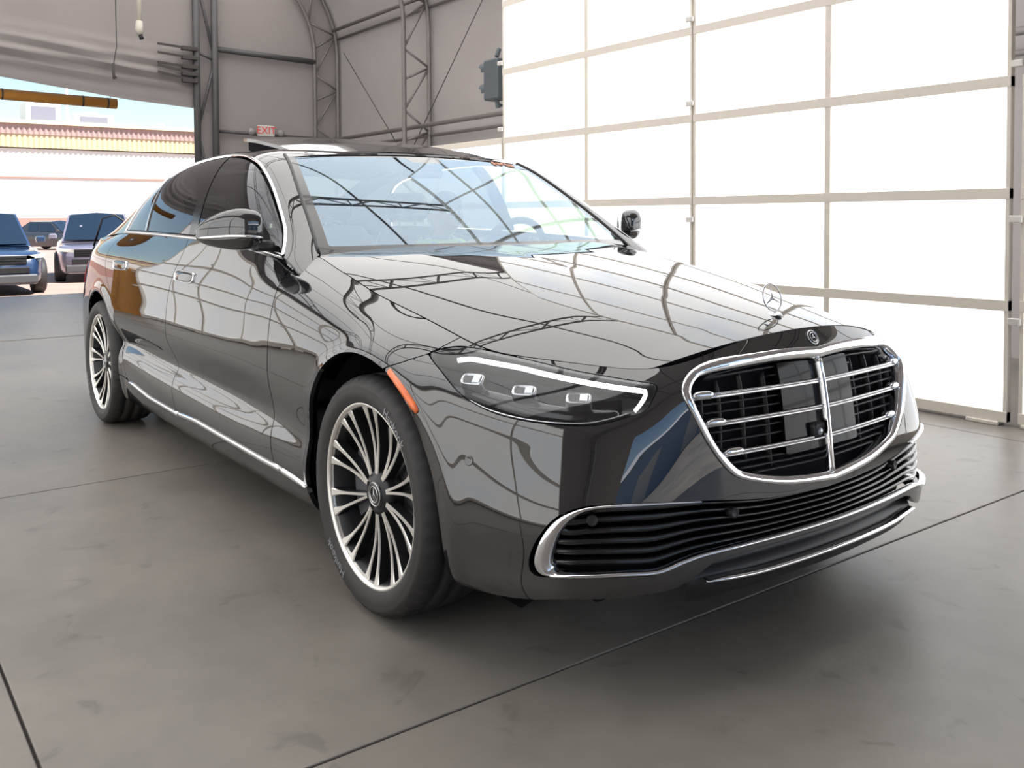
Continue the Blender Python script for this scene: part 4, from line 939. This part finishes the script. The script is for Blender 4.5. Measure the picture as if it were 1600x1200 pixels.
# ================================================================== the driver
def person():
    root_v = [(-1.66, .38, .66)]; rad = [.15]; edges = []
    def add(p, r, par): root_v.append(p); rad.append(r); edges.append((par, len(root_v)-1)); return len(root_v)-1
    sp1 = add((-1.71, .38, .82), .135, 0); sp2 = add((-1.73, .38, .95), .14, sp1); sp3 = add((-1.715, .38, 1.02), .085, sp2)
    nk = add((-1.685, .38, 1.065), .052, sp3); n2 = add((-1.66, .38, 1.095), .055, nk); hd = add((-1.635, .38, 1.15), .080, n2); h2 = add((-1.625, .38, 1.20), .086, hd); h3 = add((-1.63, .38, 1.245), .062, h2)
    add((-1.545, .38, 1.165), .011, hd); 
    for s in (-1, 1):
        add((-1.64, .38+s*.086, 1.17), .015, hd)
        sh = add((-1.72, .38+s*.17, 1.0), .068, sp2); el = add((-1.50, .38+s*.25, .86), .046, sh); fa = add((-1.30, .38+s*.21, .95), .038, el); wr_ = add((-1.165, .38+s*.185, 1.025), .026, fa)
        pm = add((-1.105, .38+s*.182, 1.05), .030, wr_)
        for k, (dy, ln) in enumerate(((-.028, .036), (-.010, .044), (.009, .040), (.027, .032))):
            k1 = add((-1.075, .38+s*.178+dy, 1.062-abs(dy)*.3), .0095, pm); k2 = add((-1.048, .38+s*.172+dy, 1.058-ln*.3), .009, k1); add((-1.046, .38+s*.172+dy, 1.058-ln), .008, k2)
        tb = add((-1.11, .38+s*.182-s*.030, 1.062), .0105, pm); add((-1.085, .38+s*.165-s*.030, 1.07), .0095, tb)
        th = add((-1.45, .38+s*.11, .64), .088, 0); kn = add((-1.17, .38+s*.13, .70), .062, th); an = add((-1.0, .38+s*.12, .42), .042, kn); add((-.90, .38+s*.12, .385), .035, an)
    me = bpy.data.meshes.new('person'); me.from_pydata(root_v, edges, []); me.materials.append(MT['skin']); me.materials.append(MT['shirt'])
    o = bpy.data.objects.new('person', me); COL.objects.link(o)
    md = o.modifiers.new('skin', 'SKIN'); md.use_smooth_shade = True
    for i, v in enumerate(me.skin_vertices[0].data): v.radius = (rad[i], rad[i]); v.use_root = (i == 0)
    sb = o.modifiers.new('sub', 'SUBSURF'); sb.levels = 2; sb.render_levels = 2
    tag(o, 'person in a yellow-green vest sitting behind the steering wheel of the black sedan', 'person')
    # hi-vis vest over the trunk
    g = []
    for z, x, hx, hy in ((.64, -1.655, .20, .205), (.72, -1.665, .20, .205), (.82, -1.69, .185, .20), (.95, -1.725, .165, .20), (1.015, -1.725, .125, .200), (1.055, -1.705, .085, .135)):
        g.append([(x+hx*math.cos(a), .38+hy*math.sin(a), z) for a in np.linspace(0, 2*PI, 28, endpoint=False)])
    G = smooth_cols(np.array(g), 4); n = 28
    F = [(i*n+k, i*n+(k+1) % n, (i+1)*n+(k+1) % n, (i+1)*n+k) for i in range(len(G)-1) for k in range(n)]
    mk('vest', G.reshape(-1, 3), F, MT['vest'], o)
    for y_ in (.30, .46):
        mm = MB().tube([(-1.57, y_, .86), (-1.585, y_, .96), (-1.61, y_, 1.03), (-1.70, y_, 1.066)], .018, 6, flat=.35, upv=(1, 0, 0)); mm.build('reflective_stripe', MT['band'], o, smooth=True)
    mm = MB(); G = []
    for t in np.linspace(0, 1, 9):
        zz = 1.226+.078*math.sin(t*PI/2); rr = math.cos(t*PI/2)
        G.append([(-1.638+.094*rr*math.cos(a), .38+.090*rr*math.sin(a), zz-.085*min(1, max(0, -math.cos(a)*1.6+.15))*(1-t)) for a in np.linspace(0, 2*PI, 24, endpoint=False)])
    mm.grid(np.array([g_+[g_[0]] for g_ in G])).build('hair', MT['hair'], o, smooth=True)
    for y_ in (.350, .410):
        mm = MB().ball((-1.557, y_, 1.193), (.008, .015, .009), 12, 8); mm.build('eye', MT['band'], o, smooth=True); MB().ball((-1.5515, y_, 1.193), (.004, .006, .006), 10, 6).build('pupil', MT['hair'], o, smooth=True)
        MB().tube([(-1.556, y_-.018, 1.211), (-1.550, y_, 1.216), (-1.556, y_+.018, 1.211)], .004, 6).build('eyebrow', MT['hair'], o, smooth=True)
    MB().tube([(-1.562, .357, 1.120), (-1.553, .38, 1.117), (-1.562, .403, 1.120)], [.003, .0055, .003], 6).build('mouth', MT['lip'], o, smooth=True)
    MB().tube([(-1.55, .38, 1.19), (-1.538, .38, 1.165), (-1.546, .38, 1.152)], [.007, .012, .010], 8).build('nose', MT['skin'], o, smooth=True)
    for s_ in (-1, 1):
        MB().tube(smooth_poly([(-1.735, .38+s_*.12, 1.0), (-1.72, .38+s_*.175, .995), (-1.62, .38+s_*.225, .925), (-1.50, .38+s_*.25, .862), (-1.40, .38+s_*.235, .902), (-1.24, .38+s_*.20, .982)], 5, False), np.interp(np.linspace(0, 1, 26), [0, .2, .6, 1], [.070, .070, .056, .044]), 16).build('sleeve', MT['shirt'], o, smooth=True)
        MB().tube(smooth_poly([(-1.70, .38+s_*.06, .66), (-1.45, .38+s_*.11, .64), (-1.20, .38+s_*.13, .70), (-1.12, .38+s_*.128, .62), (-1.02, .38+s_*.12, .45)], 5, False), np.interp(np.linspace(0, 1, 21), [0, .25, .55, 1], [.135, .112, .084, .062]), 16).build('trouser_leg', MT['trousers'], o, smooth=True)
        MB().tube(smooth_poly([(-1.03, .38+s_*.12, .395), (-.95, .38+s_*.12, .385), (-.84, .38+s_*.12, .372)], 5, False), np.interp(np.linspace(0, 1, 11), [0, .3, .8, 1], [.052, .052, .045, .02]), 12).build('shoe', MT['hair'], o, smooth=True)
    MB().ball((-1.69, .38, .70), (.185, .19, .14), 20, 12).build('waist', MT['trousers'], o, smooth=True)
    return o
person()
# ================================================================== the building
XB, XF, YR, YL, YC = -13.3, 6.6, 5.52, -6.52, -.5
# floor: concrete slabs with recessed joints
flo = MB().box(XB-.05, XF, YL-.1, YR+.1, -.20, -.012).build('floor', MT['joint'], kind='structure', label='grey concrete floor cut into large slabs')
jx = [XB, -10.4, -7.6, -1.95, .6, 3.15, XF]; jy = [YL-.1, -1.86, 2.70, YR+.1]
for i in range(len(jx)-1):
    for j in range(len(jy)-1):
        g0 = .03 if abs(jx[i]+7.6) < .01 else .0045; g1 = .03 if abs(jx[i+1]+7.6) < .01 else .0045
        MB().box(jx[i]+g0, jx[i+1]-g1, jy[j]+.0035, jy[j+1]-.0035, -.15, 0).build('slab', MT['concrete'], flo, bevel=.003)
# arch line of the tent: straight legs, elliptical crown
def arch(off, n=40, z_leg=4.15):
    a, b = 6.02-off, 3.3-off; pts = [(YC+a, 0), (YC+a, 2.0)]
    pts += [(YC+a*math.cos(t), z_leg+b*math.sin(t)) for t in np.linspace(0, PI, n)]
    return pts+[(YC-a, 2.0), (YC-a, 0)]
ap = arch(0)
def cloth(sel, name, mat, x0=XB-.1, x1=XF, **k):
    V = []; xs = np.linspace(x0, x1, 28); n = len(sel)
    for x in xs: V += [(x, p[0], p[1]) for p in sel]
    return mk(name, V, [(i*n+j, i*n+j+1, (i+1)*n+j+1, (i+1)*n+j) for i in range(len(xs)-1) for j in range(n-1)], mat, kind='structure', **k)
kA = [i for i, p in enumerate(ap) if p[1] >= 5.5]
cloth(ap[:kA[0]+1], 'wall_right', MT['wall'], label='grey tent fabric side wall behind the lattice columns')
cloth(ap[kA[-1]:], 'wall_left', MT['wall'], label='grey tent fabric side wall on the near side')
cloth(ap[kA[0]:kA[-1]+1], 'ceiling', MT['roof'], x1=.9, label='translucent tent roof over the lane')
cloth(ap[kA[0]:kA[-1]+1], 'ceiling_front', MT['wall'], x0=.9, label='opaque grey tent roof over the front bay')
# end wall beside and above the drive-through opening
def zr(y): return float(np.interp(y, [p[0] for p in ap[::-1]], [p[1] for p in ap[::-1]]))
def end_wall(x, name, y0, y1, z0, label):
    ys = np.concatenate([np.linspace(y0, y1, 30)]); ys = np.sort(np.concatenate([ys, [y1-.004*k*k for k in range(1, 12) if y1 > 5]]))[:30+(11 if y1 > 5 else 0)]; n = len(ys)
    V = [(x, y, z0) for y in ys]+[(x, y, zr(y)+.02) for y in ys]
    return mk(name, V, [(i, i+1, n+1+i, n+i) for i in range(n-1)], MT['wall'], smooth=False, kind='structure', label=label)
end_wall(XB, 'wall_back', 2.86, YR-.02, 0, 'grey fabric end wall beside the opening')
end_wall(XB, 'wall_back_far', YL+.02, -4.6, 0, 'grey fabric end wall left of the opening')
end_wall(XF, 'wall_front', YL+.02, -3.2, 0, 'grey fabric end wall near the camera'); end_wall(XF, 'wall_front_top', -3.2, 3.6, 3.4, 'grey fabric above the front opening'); end_wall(XF, 'wall_front_side', 3.6, YR-.02, 0, 'grey fabric end wall right of the front opening')
# gathered curtain over the opening
V = []; ys = np.linspace(-4.6, 2.87, 70); zs = np.linspace(0, 1, 60)
for t in zs:
    for y in ys:
        zb = np.interp(y, [-4.6, -2, -.05, 1.76, 2.87], [3.30, 3.36, 3.31, 3.09, 3.02]); ztop = zr(y)-.02; z = zb+(ztop-zb)*t
        zz = z-np.interp(y, [-4.6, 0, 2.87], [.0, -.0, -.22]); w = math.exp(-((zz-3.75)/.28)**2)
        V.append((XB+.05+w*(.10+.075*math.sin(zz*34+.4*math.sin(y*1.3)))*np.clip((2.9-y)/.5, .25, 1)+.015*math.sin(y*2.1+z*1.3), y, z))
mk('door_curtain', V, [(i*70+j, i*70+j+1, (i+1)*70+j+1, (i+1)*70+j) for i in range(59) for j in range(69)], MT['wall'], label='gathered grey curtain hanging over the drive-through opening', cat='curtain')
for k, (z, dz) in enumerate(((3.99, -.02), (3.84, -.03), (3.69, -.02), (3.57, -.10), (3.46, -.10))):
    MB().bar((XB+.24, 2.20, z-dz), (XB+.16, 2.86, z), .02, .035).box(XB+.13, XB+.21, 2.60, 2.86, z-.035, z+.035, .008).build('curtain_strap', MT['strap'], label=['top', 'second', 'third', 'fourth', 'lowest'][k]+' dark strap tying the gathered curtain to the lattice post', cat='strap', group='curtain straps')
# lattice members
def lattice(name, inner, outer, rungs, label, r=.036, mat='steel', group=None, rb=.02):
    root = empty(name, tuple(np.asarray(outer[0])*np.array([1, 1, 0])), label=label, cat='truss', group=group); off = np.array(root.location)
    MB().tube(np.asarray(inner)-off, r, 8).build('chord', MT[mat], root, smooth=True); MB().tube(np.asarray(outer)-off, r, 8).build('chord', MT[mat], root, smooth=True)
    I = np.asarray(inner); O = np.asarray(outer)
    def at(P, s):
        L = np.concatenate([[0], np.cumsum(np.linalg.norm(np.diff(P, axis=0), axis=1))]); return np.array([np.interp(s*L[-1], L, P[:, k]) for k in range(3)])
    for k in range(rungs):
        s0, s1 = k/rungs, (k+1)/rungs; a, b = (I, O) if k % 2 == 0 else (O, I)
        MB().tube([at(a, s0)-off, at(b, s1)-off], rb, 6).build('brace', MT[mat], root, smooth=True)
        if k % 2 == 0: MB().tube([at(I, s1)-off, at(O, s1)-off], rb, 6).build('rung', MT[mat], root, smooth=True)
    return root
def arch3(x, off): return [(x, p[0], p[1]) for p in arch(off)]
names = {-13.2: 'curved lattice arch column in the back corner right of the exit sign', -10.0: 'lattice column on the side wall left of the traffic light', -6.8: 'lattice arch behind the tall white panel wall', -3.6: 'second lattice arch over the lane', -.4: 'lattice arch over the front of the black sedan', 2.8: 'lattice arch over the camera', 6.0: 'lattice arch nearest the front opening'}
for x, lb in names.items(): lattice('arch_truss', arch3(x, .52), arch3(x, .07), 46, lb, group='arch trusses of the tent')
lattice('lattice_post', [(XB+.12, 2.86, 0), (XB+.12, 2.86, 6.6)], [(XB+.12, 3.17, 0), (XB+.12, 3.17, 6.4)], 5, 'tall dark lattice post at the right edge of the drive-through opening', r=.06, mat='darksteel', rb=.025)
# purlins along the tent and beams on the end wall
def beam(a, b, r, name, label, mat='steel', group=None, cat='beam'):
    return MB().tube([a, b], r, 8).build(name, MT[mat], smooth=True, label=label, cat=cat, group=group)
for z, lb in ((2.58, 'lower horizontal steel rail on the grey side wall'), (4.58, 'upper horizontal steel rail on the grey side wall')):
    root = empty('wall_rail', (XB, 5.3, 0), label=lb, cat='rail'); MB().tube([(.2 if z > 4 else 0, -.07+(.10 if z > 4 else 0), z), (XF-XB, -.07, z)], .034, 8).build('tube', MT['steel'], root, smooth=True); MB().tube([(0, .16, z-.13), (XF-XB, .16, z-.13)], .026, 8).build('tube', MT['steel'], root, smooth=True)
for k, t in enumerate(np.linspace(.13, .87, 7)):
    a = PI*t; y, z = YC+5.96*math.cos(a), 4.15+3.24*math.sin(a)
    beam((XB, y, z), (XF, y, z), .035, 'purlin', ['lowest steel purlin on the far side of the tent roof', 'second steel purlin up on the far side of the tent roof', 'third steel purlin up on the far side of the tent roof', 'steel purlin along the ridge of the tent roof', 'third steel purlin up on the near side of the tent roof', 'second steel purlin up on the near side of the tent roof', 'lowest steel purlin on the near side of the tent roof'][k], group='roof purlins', cat='beam')
beam((XB+.1, 3.2, 4.04), (XB+.1, 5.0, 3.99), .05, 'end_wall_beam', 'dark horizontal beam high on the end wall between post and corner column', 'darksteel')
beam((XB+.08, 3.2, 2.66), (XB+.08, 5.3, 2.60), .028, 'end_wall_rail', 'thin horizontal rail behind the exit sign', 'darksteel')
for (a, b, lb) in (((-12.6, 5.28, 4.1), (-10.55, 5.28, 2.2), 'thin diagonal bracing cable between the corner column and the next column'), ((-7.9, 5.28, 4.6), (-10.4, 5.28, 2.1), 'thin diagonal bracing cable right of the middle column')):
    beam(a, b, .007, 'bracing_cable', lb, 'cable', cat='cable')
# exit sign with two emergency lamp heads
sg = empty('exit_sign', (XB+.14, 4.04, 2.70), label='small white exit sign with red letters on the end wall', cat='sign')
MB().box(-.03, .03, -.155, .155, -.10, .09, .01).build('sign_plate', MT['signwhite'], sg)
Vt, Ft = text_mesh('EXIT', .175, .004); Vt = np.stack([Vt[:, 2]+.034, Vt[:, 0], Vt[:, 1]], 1); mk('sign_lettering', Vt, Ft, MT['signred'], sg, smooth=False)
for s in (-1, 1): MB().lathe([(0, .04), (.055, .04), (.06, 0), (.03, -.04), (0, -.05)], 16, 'x', (.02, s*.27, -.03)).build('emergency_lamp', MT['frame2'], sg, smooth=True)
# pull cord, cable and weight, in front of the curtain
pc = empty('pull_cord', (-12.6, 1.80, 4.2), label='off-white pull cord with a thick handle hanging near the curtain', cat='cord')
MB().tube([(0, 0, .9), (0, 0, .02)], .035, 10).build('cord_sleeve', MT['cordwhite'], pc, smooth=True); MB().tube([(0, 0, .04), (0, -.01, -.10), (0, .01, -.17)], [.05, .062, .045], 10).build('cord_grip', MT['cordwhite'], pc, smooth=True); MB().tube([(0, .01, -.16), (0, .035, -.24)], [.03, .035], 8).build('cord_tip', MT['plastic'], pc, smooth=True)
MB().tube([(-12.9, 1.53, 7.15), (-12.9, 1.53, 3.86), (-12.9, 1.48, 3.58)], .008, 6).build('hanging_cable', MT['cable'], label='thin dark cable with a small weight hanging in front of the curtain', cat='cable')
hc = bpy.data.objects['hanging_cable']; MB().tube([(-12.9, 1.48, 3.60), (-12.9, 1.48, 3.42), (-12.9, 1.50, 3.36)], [.022, .022, .035], 8).build('cable_weight', MT['strap'], hc, smooth=True)
# orange clearance bar in the opening
cb = empty('clearance_bar', (-13.75, 0, 3.05), label='orange horizontal clearance bar hanging in the opening', cat='bar')
MB().tube([(0, -3.5, .13), (0, 1.72, .02)], .085, 14).build('bar_tube', MT['yellow'], cb, smooth=True)
for y in (-1.2, .05, 1.2, 1.58): MB().lathe([(.087, -.012), (.0885, 0), (.087, .012)], 16, 'y', (0, y, .13-(y+3.5)*.021)).build('bar_band', MT['strap'], cb)
for y in (-3.0, 1.62): MB().tube([(0, y, .1), (.3, y, .75)], .006, 5).build('bar_chain', MT['cable'], cb)
# traffic light
tl = empty('traffic_light', (-7.26, 4.78, 2.67), label='dark grey two-lamp traffic light on the side wall', cat='traffic light')
MB().box(-.17, .14, -.10, .10, .0, .52, .02).build('housing', MT['trafficgrey'], tl)
for z in (.15, .42):
    m = MB()
    V = []
    for r, x in ((.085, -.17), (.09, -.29)):
        for a in np.linspace(math.radians(-30), math.radians(210), 16): V.append((x+(.05 if a < .3 or a > 2.9 else 0)*(r > .088), r*math.cos(a), z+r*math.sin(a)))
    m.add(V, [(i, i+1, 17+i, 16+i) for i in range(15)]).build('visor', MT['trafficgrey'], tl, smooth=True)
    MB().lathe([(0, -.195), (.08, -.175)], 20, 'x', (0, 0, z)).build('signal_lens', MT['screen'], tl)
MB().tube([(0, 0, 0), (0, .02, -.10)], .03).tube([(0, 0, .56), (0, .04, .66)], .03).tube([(0, .02, -.06), (0, .60, -.06)], .02).build('bracket', MT['trafficgrey'], tl)

# ---- backlit white panel walls, folding leaves in pale frames
ZR = [.05, .665, 1.28, 1.89, 2.535, 3.17, 4.55, 5.90]
door_n = [0]
def leaf(x0, x1, y, rows, label, mid=True, face=-1, pane='pane'):
    door_n[0] += 1
    root = empty('door_%d' % door_n[0], (x0, y, 0), label=label, kind='structure'); W = x1-x0; H = ZR[rows]
    xs = [0, W/2, W] if mid else [0, W]
    for k, x in enumerate(xs):
        w = .022 if k in (0, len(xs)-1) else .020
        MB().box(max(x-w, 0), min(x+w, W), -.022, .022, ZR[0]-.03, H+.02).build('stile', MT['frame'], root, bevel=.003)
    for k in range(rows+1):
        MB().box(.0, W, -.026, .026, ZR[k]-.030, ZR[k]+.030).build('rail', MT['frame'], root, bevel=.003)
    for k in range(rows):
        for i in range(len(xs)-1): MB().box(xs[i]+.018, xs[i+1]-.018, -.006, .006, ZR[k]+.028, ZR[k+1]-.028).build('pane', MT[pane], root)
    for z in ([.58, 1.14, 1.98] if rows < 5 else [.58, 1.14, 2.0, 2.62]):
        MB().box(-.055, .012, face*.034-.012, face*.034+.012, z-.02, z+.02, .005).build('hinge', MT['hinge'], root)
    for x in (.12, W-.12): MB().box(x-.10, x+.08, -.04, .04, .0, .022, .004).build('foot', MT['frame'], root)
    return root
leaf(-4.675, -2.297, 3.0, 7, 'tall white backlit panel leaf farther from the camera'); leaf(-2.289, -.006, 3.0, 7, 'tall white backlit panel leaf nearest the camera')
leaf(-7.05, -4.685, 3.0, 3, 'low white backlit panel leaf behind the sedan roof'); leaf(-9.42, -7.06, 3.0, 3, 'low white backlit panel leaf hidden behind the sedan cabin'); leaf(.045, 2.42, 3.02, 3, 'low white backlit panel leaf at the right picture edge'); leaf(2.43, 4.8, 3.02, 3, 'low white backlit panel leaf right of the picture'); leaf(4.81, 7.2, 3.02, 3, 'low white backlit panel leaf by the front opening')
MB().box(.02, .16, 3.12, 3.26, 0, 6.2, .01).build('steel_post', MT['darksteel'], label='dark square steel post at the right picture edge behind the panels', cat='post')
hd = MB().box(-4.7, .05, 3.0, 3.10, 5.94, 6.06, .01).build('panel_header', MT['frame'], label='pale header rail on top of the tall panels', cat='rail')
for i, x in enumerate(np.arange(-10.0, 1.0, 2.37)):
    leaf(x, x+2.36, -3.05, 4, ['first', 'second', 'third', 'fourth', 'fifth', 'sixth'][min(i, 5)]+' white backlit panel leaf of the near-side wall from the back', face=1, pane='pane_near')
# yellow bollards by the near-side wall (seen as reflections in the doors)
for x, lb in ((-10.45, 'yellow guard post beyond the near-side panel wall'), (-10.9, 'yellow guard post closest to the opening on the near side')):
    b = empty('guard_post', (x, -3.1, 0), label=lb, cat='bollard'); MB().lathe([(0, 1.25), (.06, 1.24), (.095, 1.19), (.1, 1.12), (.1, 0)], 20, 'z').build('post_tube', MT['yellow'], b, smooth=True); MB().lathe([(.1, .02), (.16, .02), (.16, 0)], 20, 'z').build('post_base', MT['yellow'], b)

# ================================================================== outdoors
ZG = -.32
MB().prism([(XB-.02, 0), (XB-.02, -.4), (XB-3.4, -.4), (XB-3.4, ZG), (XB-.35, -.02)], -9, 9, 'y').build('ramp', MT['concrete'], kind='structure', label='short concrete ramp out of the opening')
MB().box(-160, XB-3.3, -90, 90, ZG-.2, ZG).build('ground', MT['lot'], kind='structure', label='sunlit car lot outside')
MB().box(XF-.01, 140, -120, 120, ZG-.2, -.02).build('ground_front', MT['concrete'], kind='structure', label='sunlit yard in front of the tent')
bd = empty('warehouse', (-60, 6, ZG), label='long white warehouse with a corrugated fascia behind the parked cars', cat='building')
MB().box(-20, 0, -60, 40, 1.55, 6.0).build('wall', MT['offwhite'], bd); MB().box(-20, .06, -60, 40, 0, 1.6).build('base_wall', MT['pinkwall'], bd)
MB().box(-.0, .08, -60, 40, 4.03, 4.10).build('wall_joint', MT['pinkwall'], bd)
def corr(z0, z1, x, pitch, amp, name, mat):
    ys = np.arange(-30, 34, pitch/4); V = []
    for i, y in enumerate(ys):
        d = amp*math.sin(2*PI*y/pitch); V += [(x+d, y, z0), (x+d, y, z1)]
    mk(name, V, [(2*i, 2*i+2, 2*i+3, 2*i+1) for i in range(len(ys)-1)], mat, bd)
corr(5.85, 6.85, .18, .30, .04, 'fascia', MT['fascia']); corr(6.65, 7.30, .24, .30, .05, 'upper_fascia', MT['fascia2'])
MB().box(-20, .42, -60, 40, 7.28, 7.52).build('gutter', MT['gutter'], bd); MB().box(-19, .0, -59, 39, 5.8, 7.3).build('parapet', MT['offwhite'], bd)
for (y, w, h, lb) in ((3.2, 2.0, 1.5, 'tall white box unit on the warehouse roof'), (6.2, 2.4, .9, 'wide white air-handling unit on the warehouse roof'), (10.5, .5, .5, 'small white vent on the warehouse roof')):
    u_ = empty('roof_unit', (-64, 6+y, ZG+7.5), label=lb, cat='roof unit'); MB().box(-1.2, 1.2, -w/2, w/2, 0, h, .05).build('unit_case', MT['hvac'], u_)
    if w > 1: MB().box(1.2, 1.24, -w*.35, w*.35, h*.2, h*.8).build('unit_grille', MT['suvsilver'], u_); MB().lathe([(.5, h), (.5, h+.2), (.0, h+.25)], 20, 'z').build('unit_fan', MT['hvac'], u_)
MB().tube([(-63, 10.6, 7.1), (-63, 10.6, 11.5)], .09, 8).build('roof_mast', MT['hvac'], label='thin white mast rising from the warehouse roof', cat='mast')

sh = empty('added_shed', (30, 0, 0), label='pale blue metal shed added unseen behind the camera for its reflection', cat='building')  # unseen shed added to block the horizon and put blue into reflections
MB().box(0, 12, -26, 26, 0, 6.5).build('shed_wall', MT['shed'], sh); MB().prism([(-.5, 6.4), (6, 8.6), (12.5, 6.4)], -26.4, 26.4, 'y').build('shed_roof', MT['hvac'], sh)
for y in (-16, -5, 6, 17): MB().box(-.06, .02, y-2, y+2, 0, 4).build('shutter_door', MT['offwhite'], sh)

def far_car(name, loc, rz, L, Wd, H, paint, label, suv=True, door_open=False):
    root = empty(name, loc, rz, label=label, cat='car', group=None); hw = Wd/2; zs = H*(.60 if suv else .62); zb = .22 if suv else .16
    st = []
    X = np.array([0, .05, .14, .22, .33, .5, .75, .90, .97, 1.0])*L-L
    WS = np.array([.72, .86, .95, .98, 1, 1, 1, .97, .9, .82])*hw; HS = np.array([.80, .86, .89, .91, .95, 1, 1.02, 1.02, 1.0, .92])*zs
    X = L/2-np.array([0, .05, .14, .22, .33, .5, .75, .90, .97, 1.0])*L
    for x, w, h in zip(X, WS, HS):
        st.append([(x, -w*.90, zb), (x, -w*.98, zb+.10), (x, -w, zb+.30), (x, -w, h*.78), (x, -w*.96, h*.95), (x, -w*.84, h), (x, 0, h+.03), (x, w*.84, h), (x, w*.96, h*.95), (x, w, h*.78), (x, w, zb+.30), (x, w*.98, zb+.10), (x, w*.90, zb)])
    G = smooth_cols(np.array(st), 3); n = 13
    F = [(i*n+k, i*n+k+1, (i+1)*n+k+1, (i+1)*n+k) for i in range(len(G)-1) for k in range(n-1)]+[tuple(range(n))[::-1], tuple(range((len(G)-1)*n, len(G)*n))]
    mk('body', G.reshape(-1, 3), F, paint, root)
    xa, xr0, xr1, xe = L/2-.30*L, L/2-.46*L, L/2-(.84 if suv else .72)*L, L/2-(.97 if suv else .90)*L
    lo = [(xa, .86), (xe, .84)]; cab = [(xa, -hw*.86, zs*.96), (xr0, -hw*.70, H-.03), (xr1, -hw*.70, H-.03), (xe, -hw*.84, zs*.98), (xe, hw*.84, zs*.98), (xr1, hw*.70, H-.03), (xr0, hw*.70, H-.03), (xa, hw*.86, zs*.96)]
    V = cab+[(xr0-.05, 0, H), (xr1, 0, H), (xa+.10, 0, zs*.98), (xe-.03, 0, zs)]
    mk('cabin', V, [(0, 1, 2, 3)[::-1], (4, 5, 6, 7)[::-1], (1, 8, 9, 2)[::-1], (8, 6, 5, 9)[::-1], (0, 10, 8, 1)[::-1], (10, 7, 6, 8)[::-1], (2, 9, 11, 3)[::-1], (9, 5, 4, 11)[::-1]], paint, root, smooth=False)
    def lift(q, d): return [tuple(np.array(p)+np.array(d)) for p in q]
    def inset(q, f=.90): c = np.mean(q, 0); return [tuple(c+(np.array(p)-c)*f) for p in q]
    for s in (1, -1):
        q_ = [cab[0], cab[1], V[8], V[10]] if s == 1 else [V[10], V[8], cab[6], cab[7]]
    wsq = inset([cab[0], cab[1], cab[6], cab[7]], .93); mk('windscreen', lift([wsq[0], wsq[1], V[8], wsq[2], wsq[3], V[10]], (.035, 0, .02)), [(0, 5, 2, 1), (5, 4, 3, 2)], MT['carglass'], root, smooth=False)
    for s in (-1, 1):
        base = [(xa, s*hw*.86, zs*.96), (xr0, s*hw*.70, H-.03), (xr1, s*hw*.70, H-.03), (xe, s*hw*.84, zs*.98)]
        xm = (xr0+xr1)/2; b0 = np.array(base)
        def pt(x, t): 
            lo_ = b0[0]+(b0[3]-b0[0])*((xa-x)/(xa-xe)); up_ = b0[1]+(b0[2]-b0[1])*np.clip((xr0-x)/(xr0-xr1), 0, 1); return lo_*(1-t)+up_*t
        for (x0, x1) in ((xa-.22, xm+.04), (xm-.04, xr1-.0)):
            q_ = [pt(x0, .1), pt(min(x0, xr0) if x0 < xr0 else xr0, .88), pt(x1, .88), pt(x1, .1)]; mk('side_window', lift(q_, (0, s*.012, .004)), [(0, 1, 2, 3) if s < 0 else (3, 2, 1, 0)], MT['carglass'], root, smooth=False)
    for cx in (L/2-.175*L, L/2-.80*L):
        for s in (-1, 1):
            wheel = MB().lathe([(.20, -.11), (.33, -.12), (.36, -.09), (.36, .09), (.33, .12), (.20, .11)], 28, 'y').build('wheel', MT['rubber'], root, smooth=True, loc=(cx, s*(hw-.11), .36)); MB().lathe([(0, s*.10), (.10, s*.105), (.21, s*.118), (.22, s*.10)], 24, 'y').build('rim', MT['satin'], wheel, smooth=True)
    xf = L/2
    MB().box(xf-.06, xf+.012, -hw*.55, hw*.55, zs*.62, zs*.80, .01).build('grille', MT['plastic'], root)
    for k in range(3): MB().box(xf+.008, xf+.022, -hw*.54, hw*.54, zs*(.645+k*.055), zs*(.66+k*.055)).build('grille_slat', MT['gloss'], root)
    for s in (-1, 1):
        MB().prism([(s*hw*.50, zs*.72), (s*hw*.88, zs*.76), (s*hw*.90, zs*.83), (s*hw*.55, zs*.80)], xf-.20, xf-.0, 'x').build('headlamp', MT['lamp'], root)
        mr = MB().box(xa-.12, xa+.02, s*hw*1.06-.09, s*hw*1.06+.09, zs*1.02, zs*1.16, .03).build('mirror', paint, root); 
    MB().box(xf-.10, xf+.03, -hw*.75, hw*.75, zb+.02, zb+.20, .03).build('bumper', MT['caliper'] if suv else MT['plastic'], root); MB().box(xf-.05, xf+.02, -hw*.60, hw*.60, zb+.22, zb+.34, .01).build('lower_intake', MT['plastic'], root)
    if door_open:
        m = MB().box(xa-.36, xa-.28, -hw-.80, -hw*.98, .40, zs*1.0, .03); dr = m.build('open_door', MT['plastic'], root)
        MB().tube([(xa-.32, -hw-.78, zs), (xa-.30, -hw-.62, H-.12), (xa-.30, -hw-.40, H-.05), (xa-.28, -hw*.92, zs+.25), (xa-.28, -hw*.95, zs)], .022, 6).build('door_window_frame', MT['plastic'], dr, smooth=True)
    return root
far_car('suv', (-20.05, .42, ZG), 0, 4.7, 1.95, 1.64, MT['suvblue'], 'dark blue suv at the left picture edge facing into the tent')
far_car('suv', (-23.1, 3.45, ZG), math.radians(-12), 4.6, 1.90, 1.64, MT['suvsilver'], 'lilac silver suv parked outside the opening left of the open car door')
far_car('suv', (-16.95, 3.75, ZG), math.radians(-9), 4.6, 1.90, 1.62, MT['suvblue'], 'dark suv with its front door open just behind the tail of the black sedan', door_open=True)
far_car('sedan', (-48, 7.1, ZG), math.radians(38), 4.7, 1.85, 1.42, MT['sedan'], 'dark grey sedan parked far out in the lot between the two suvs', suv=False)
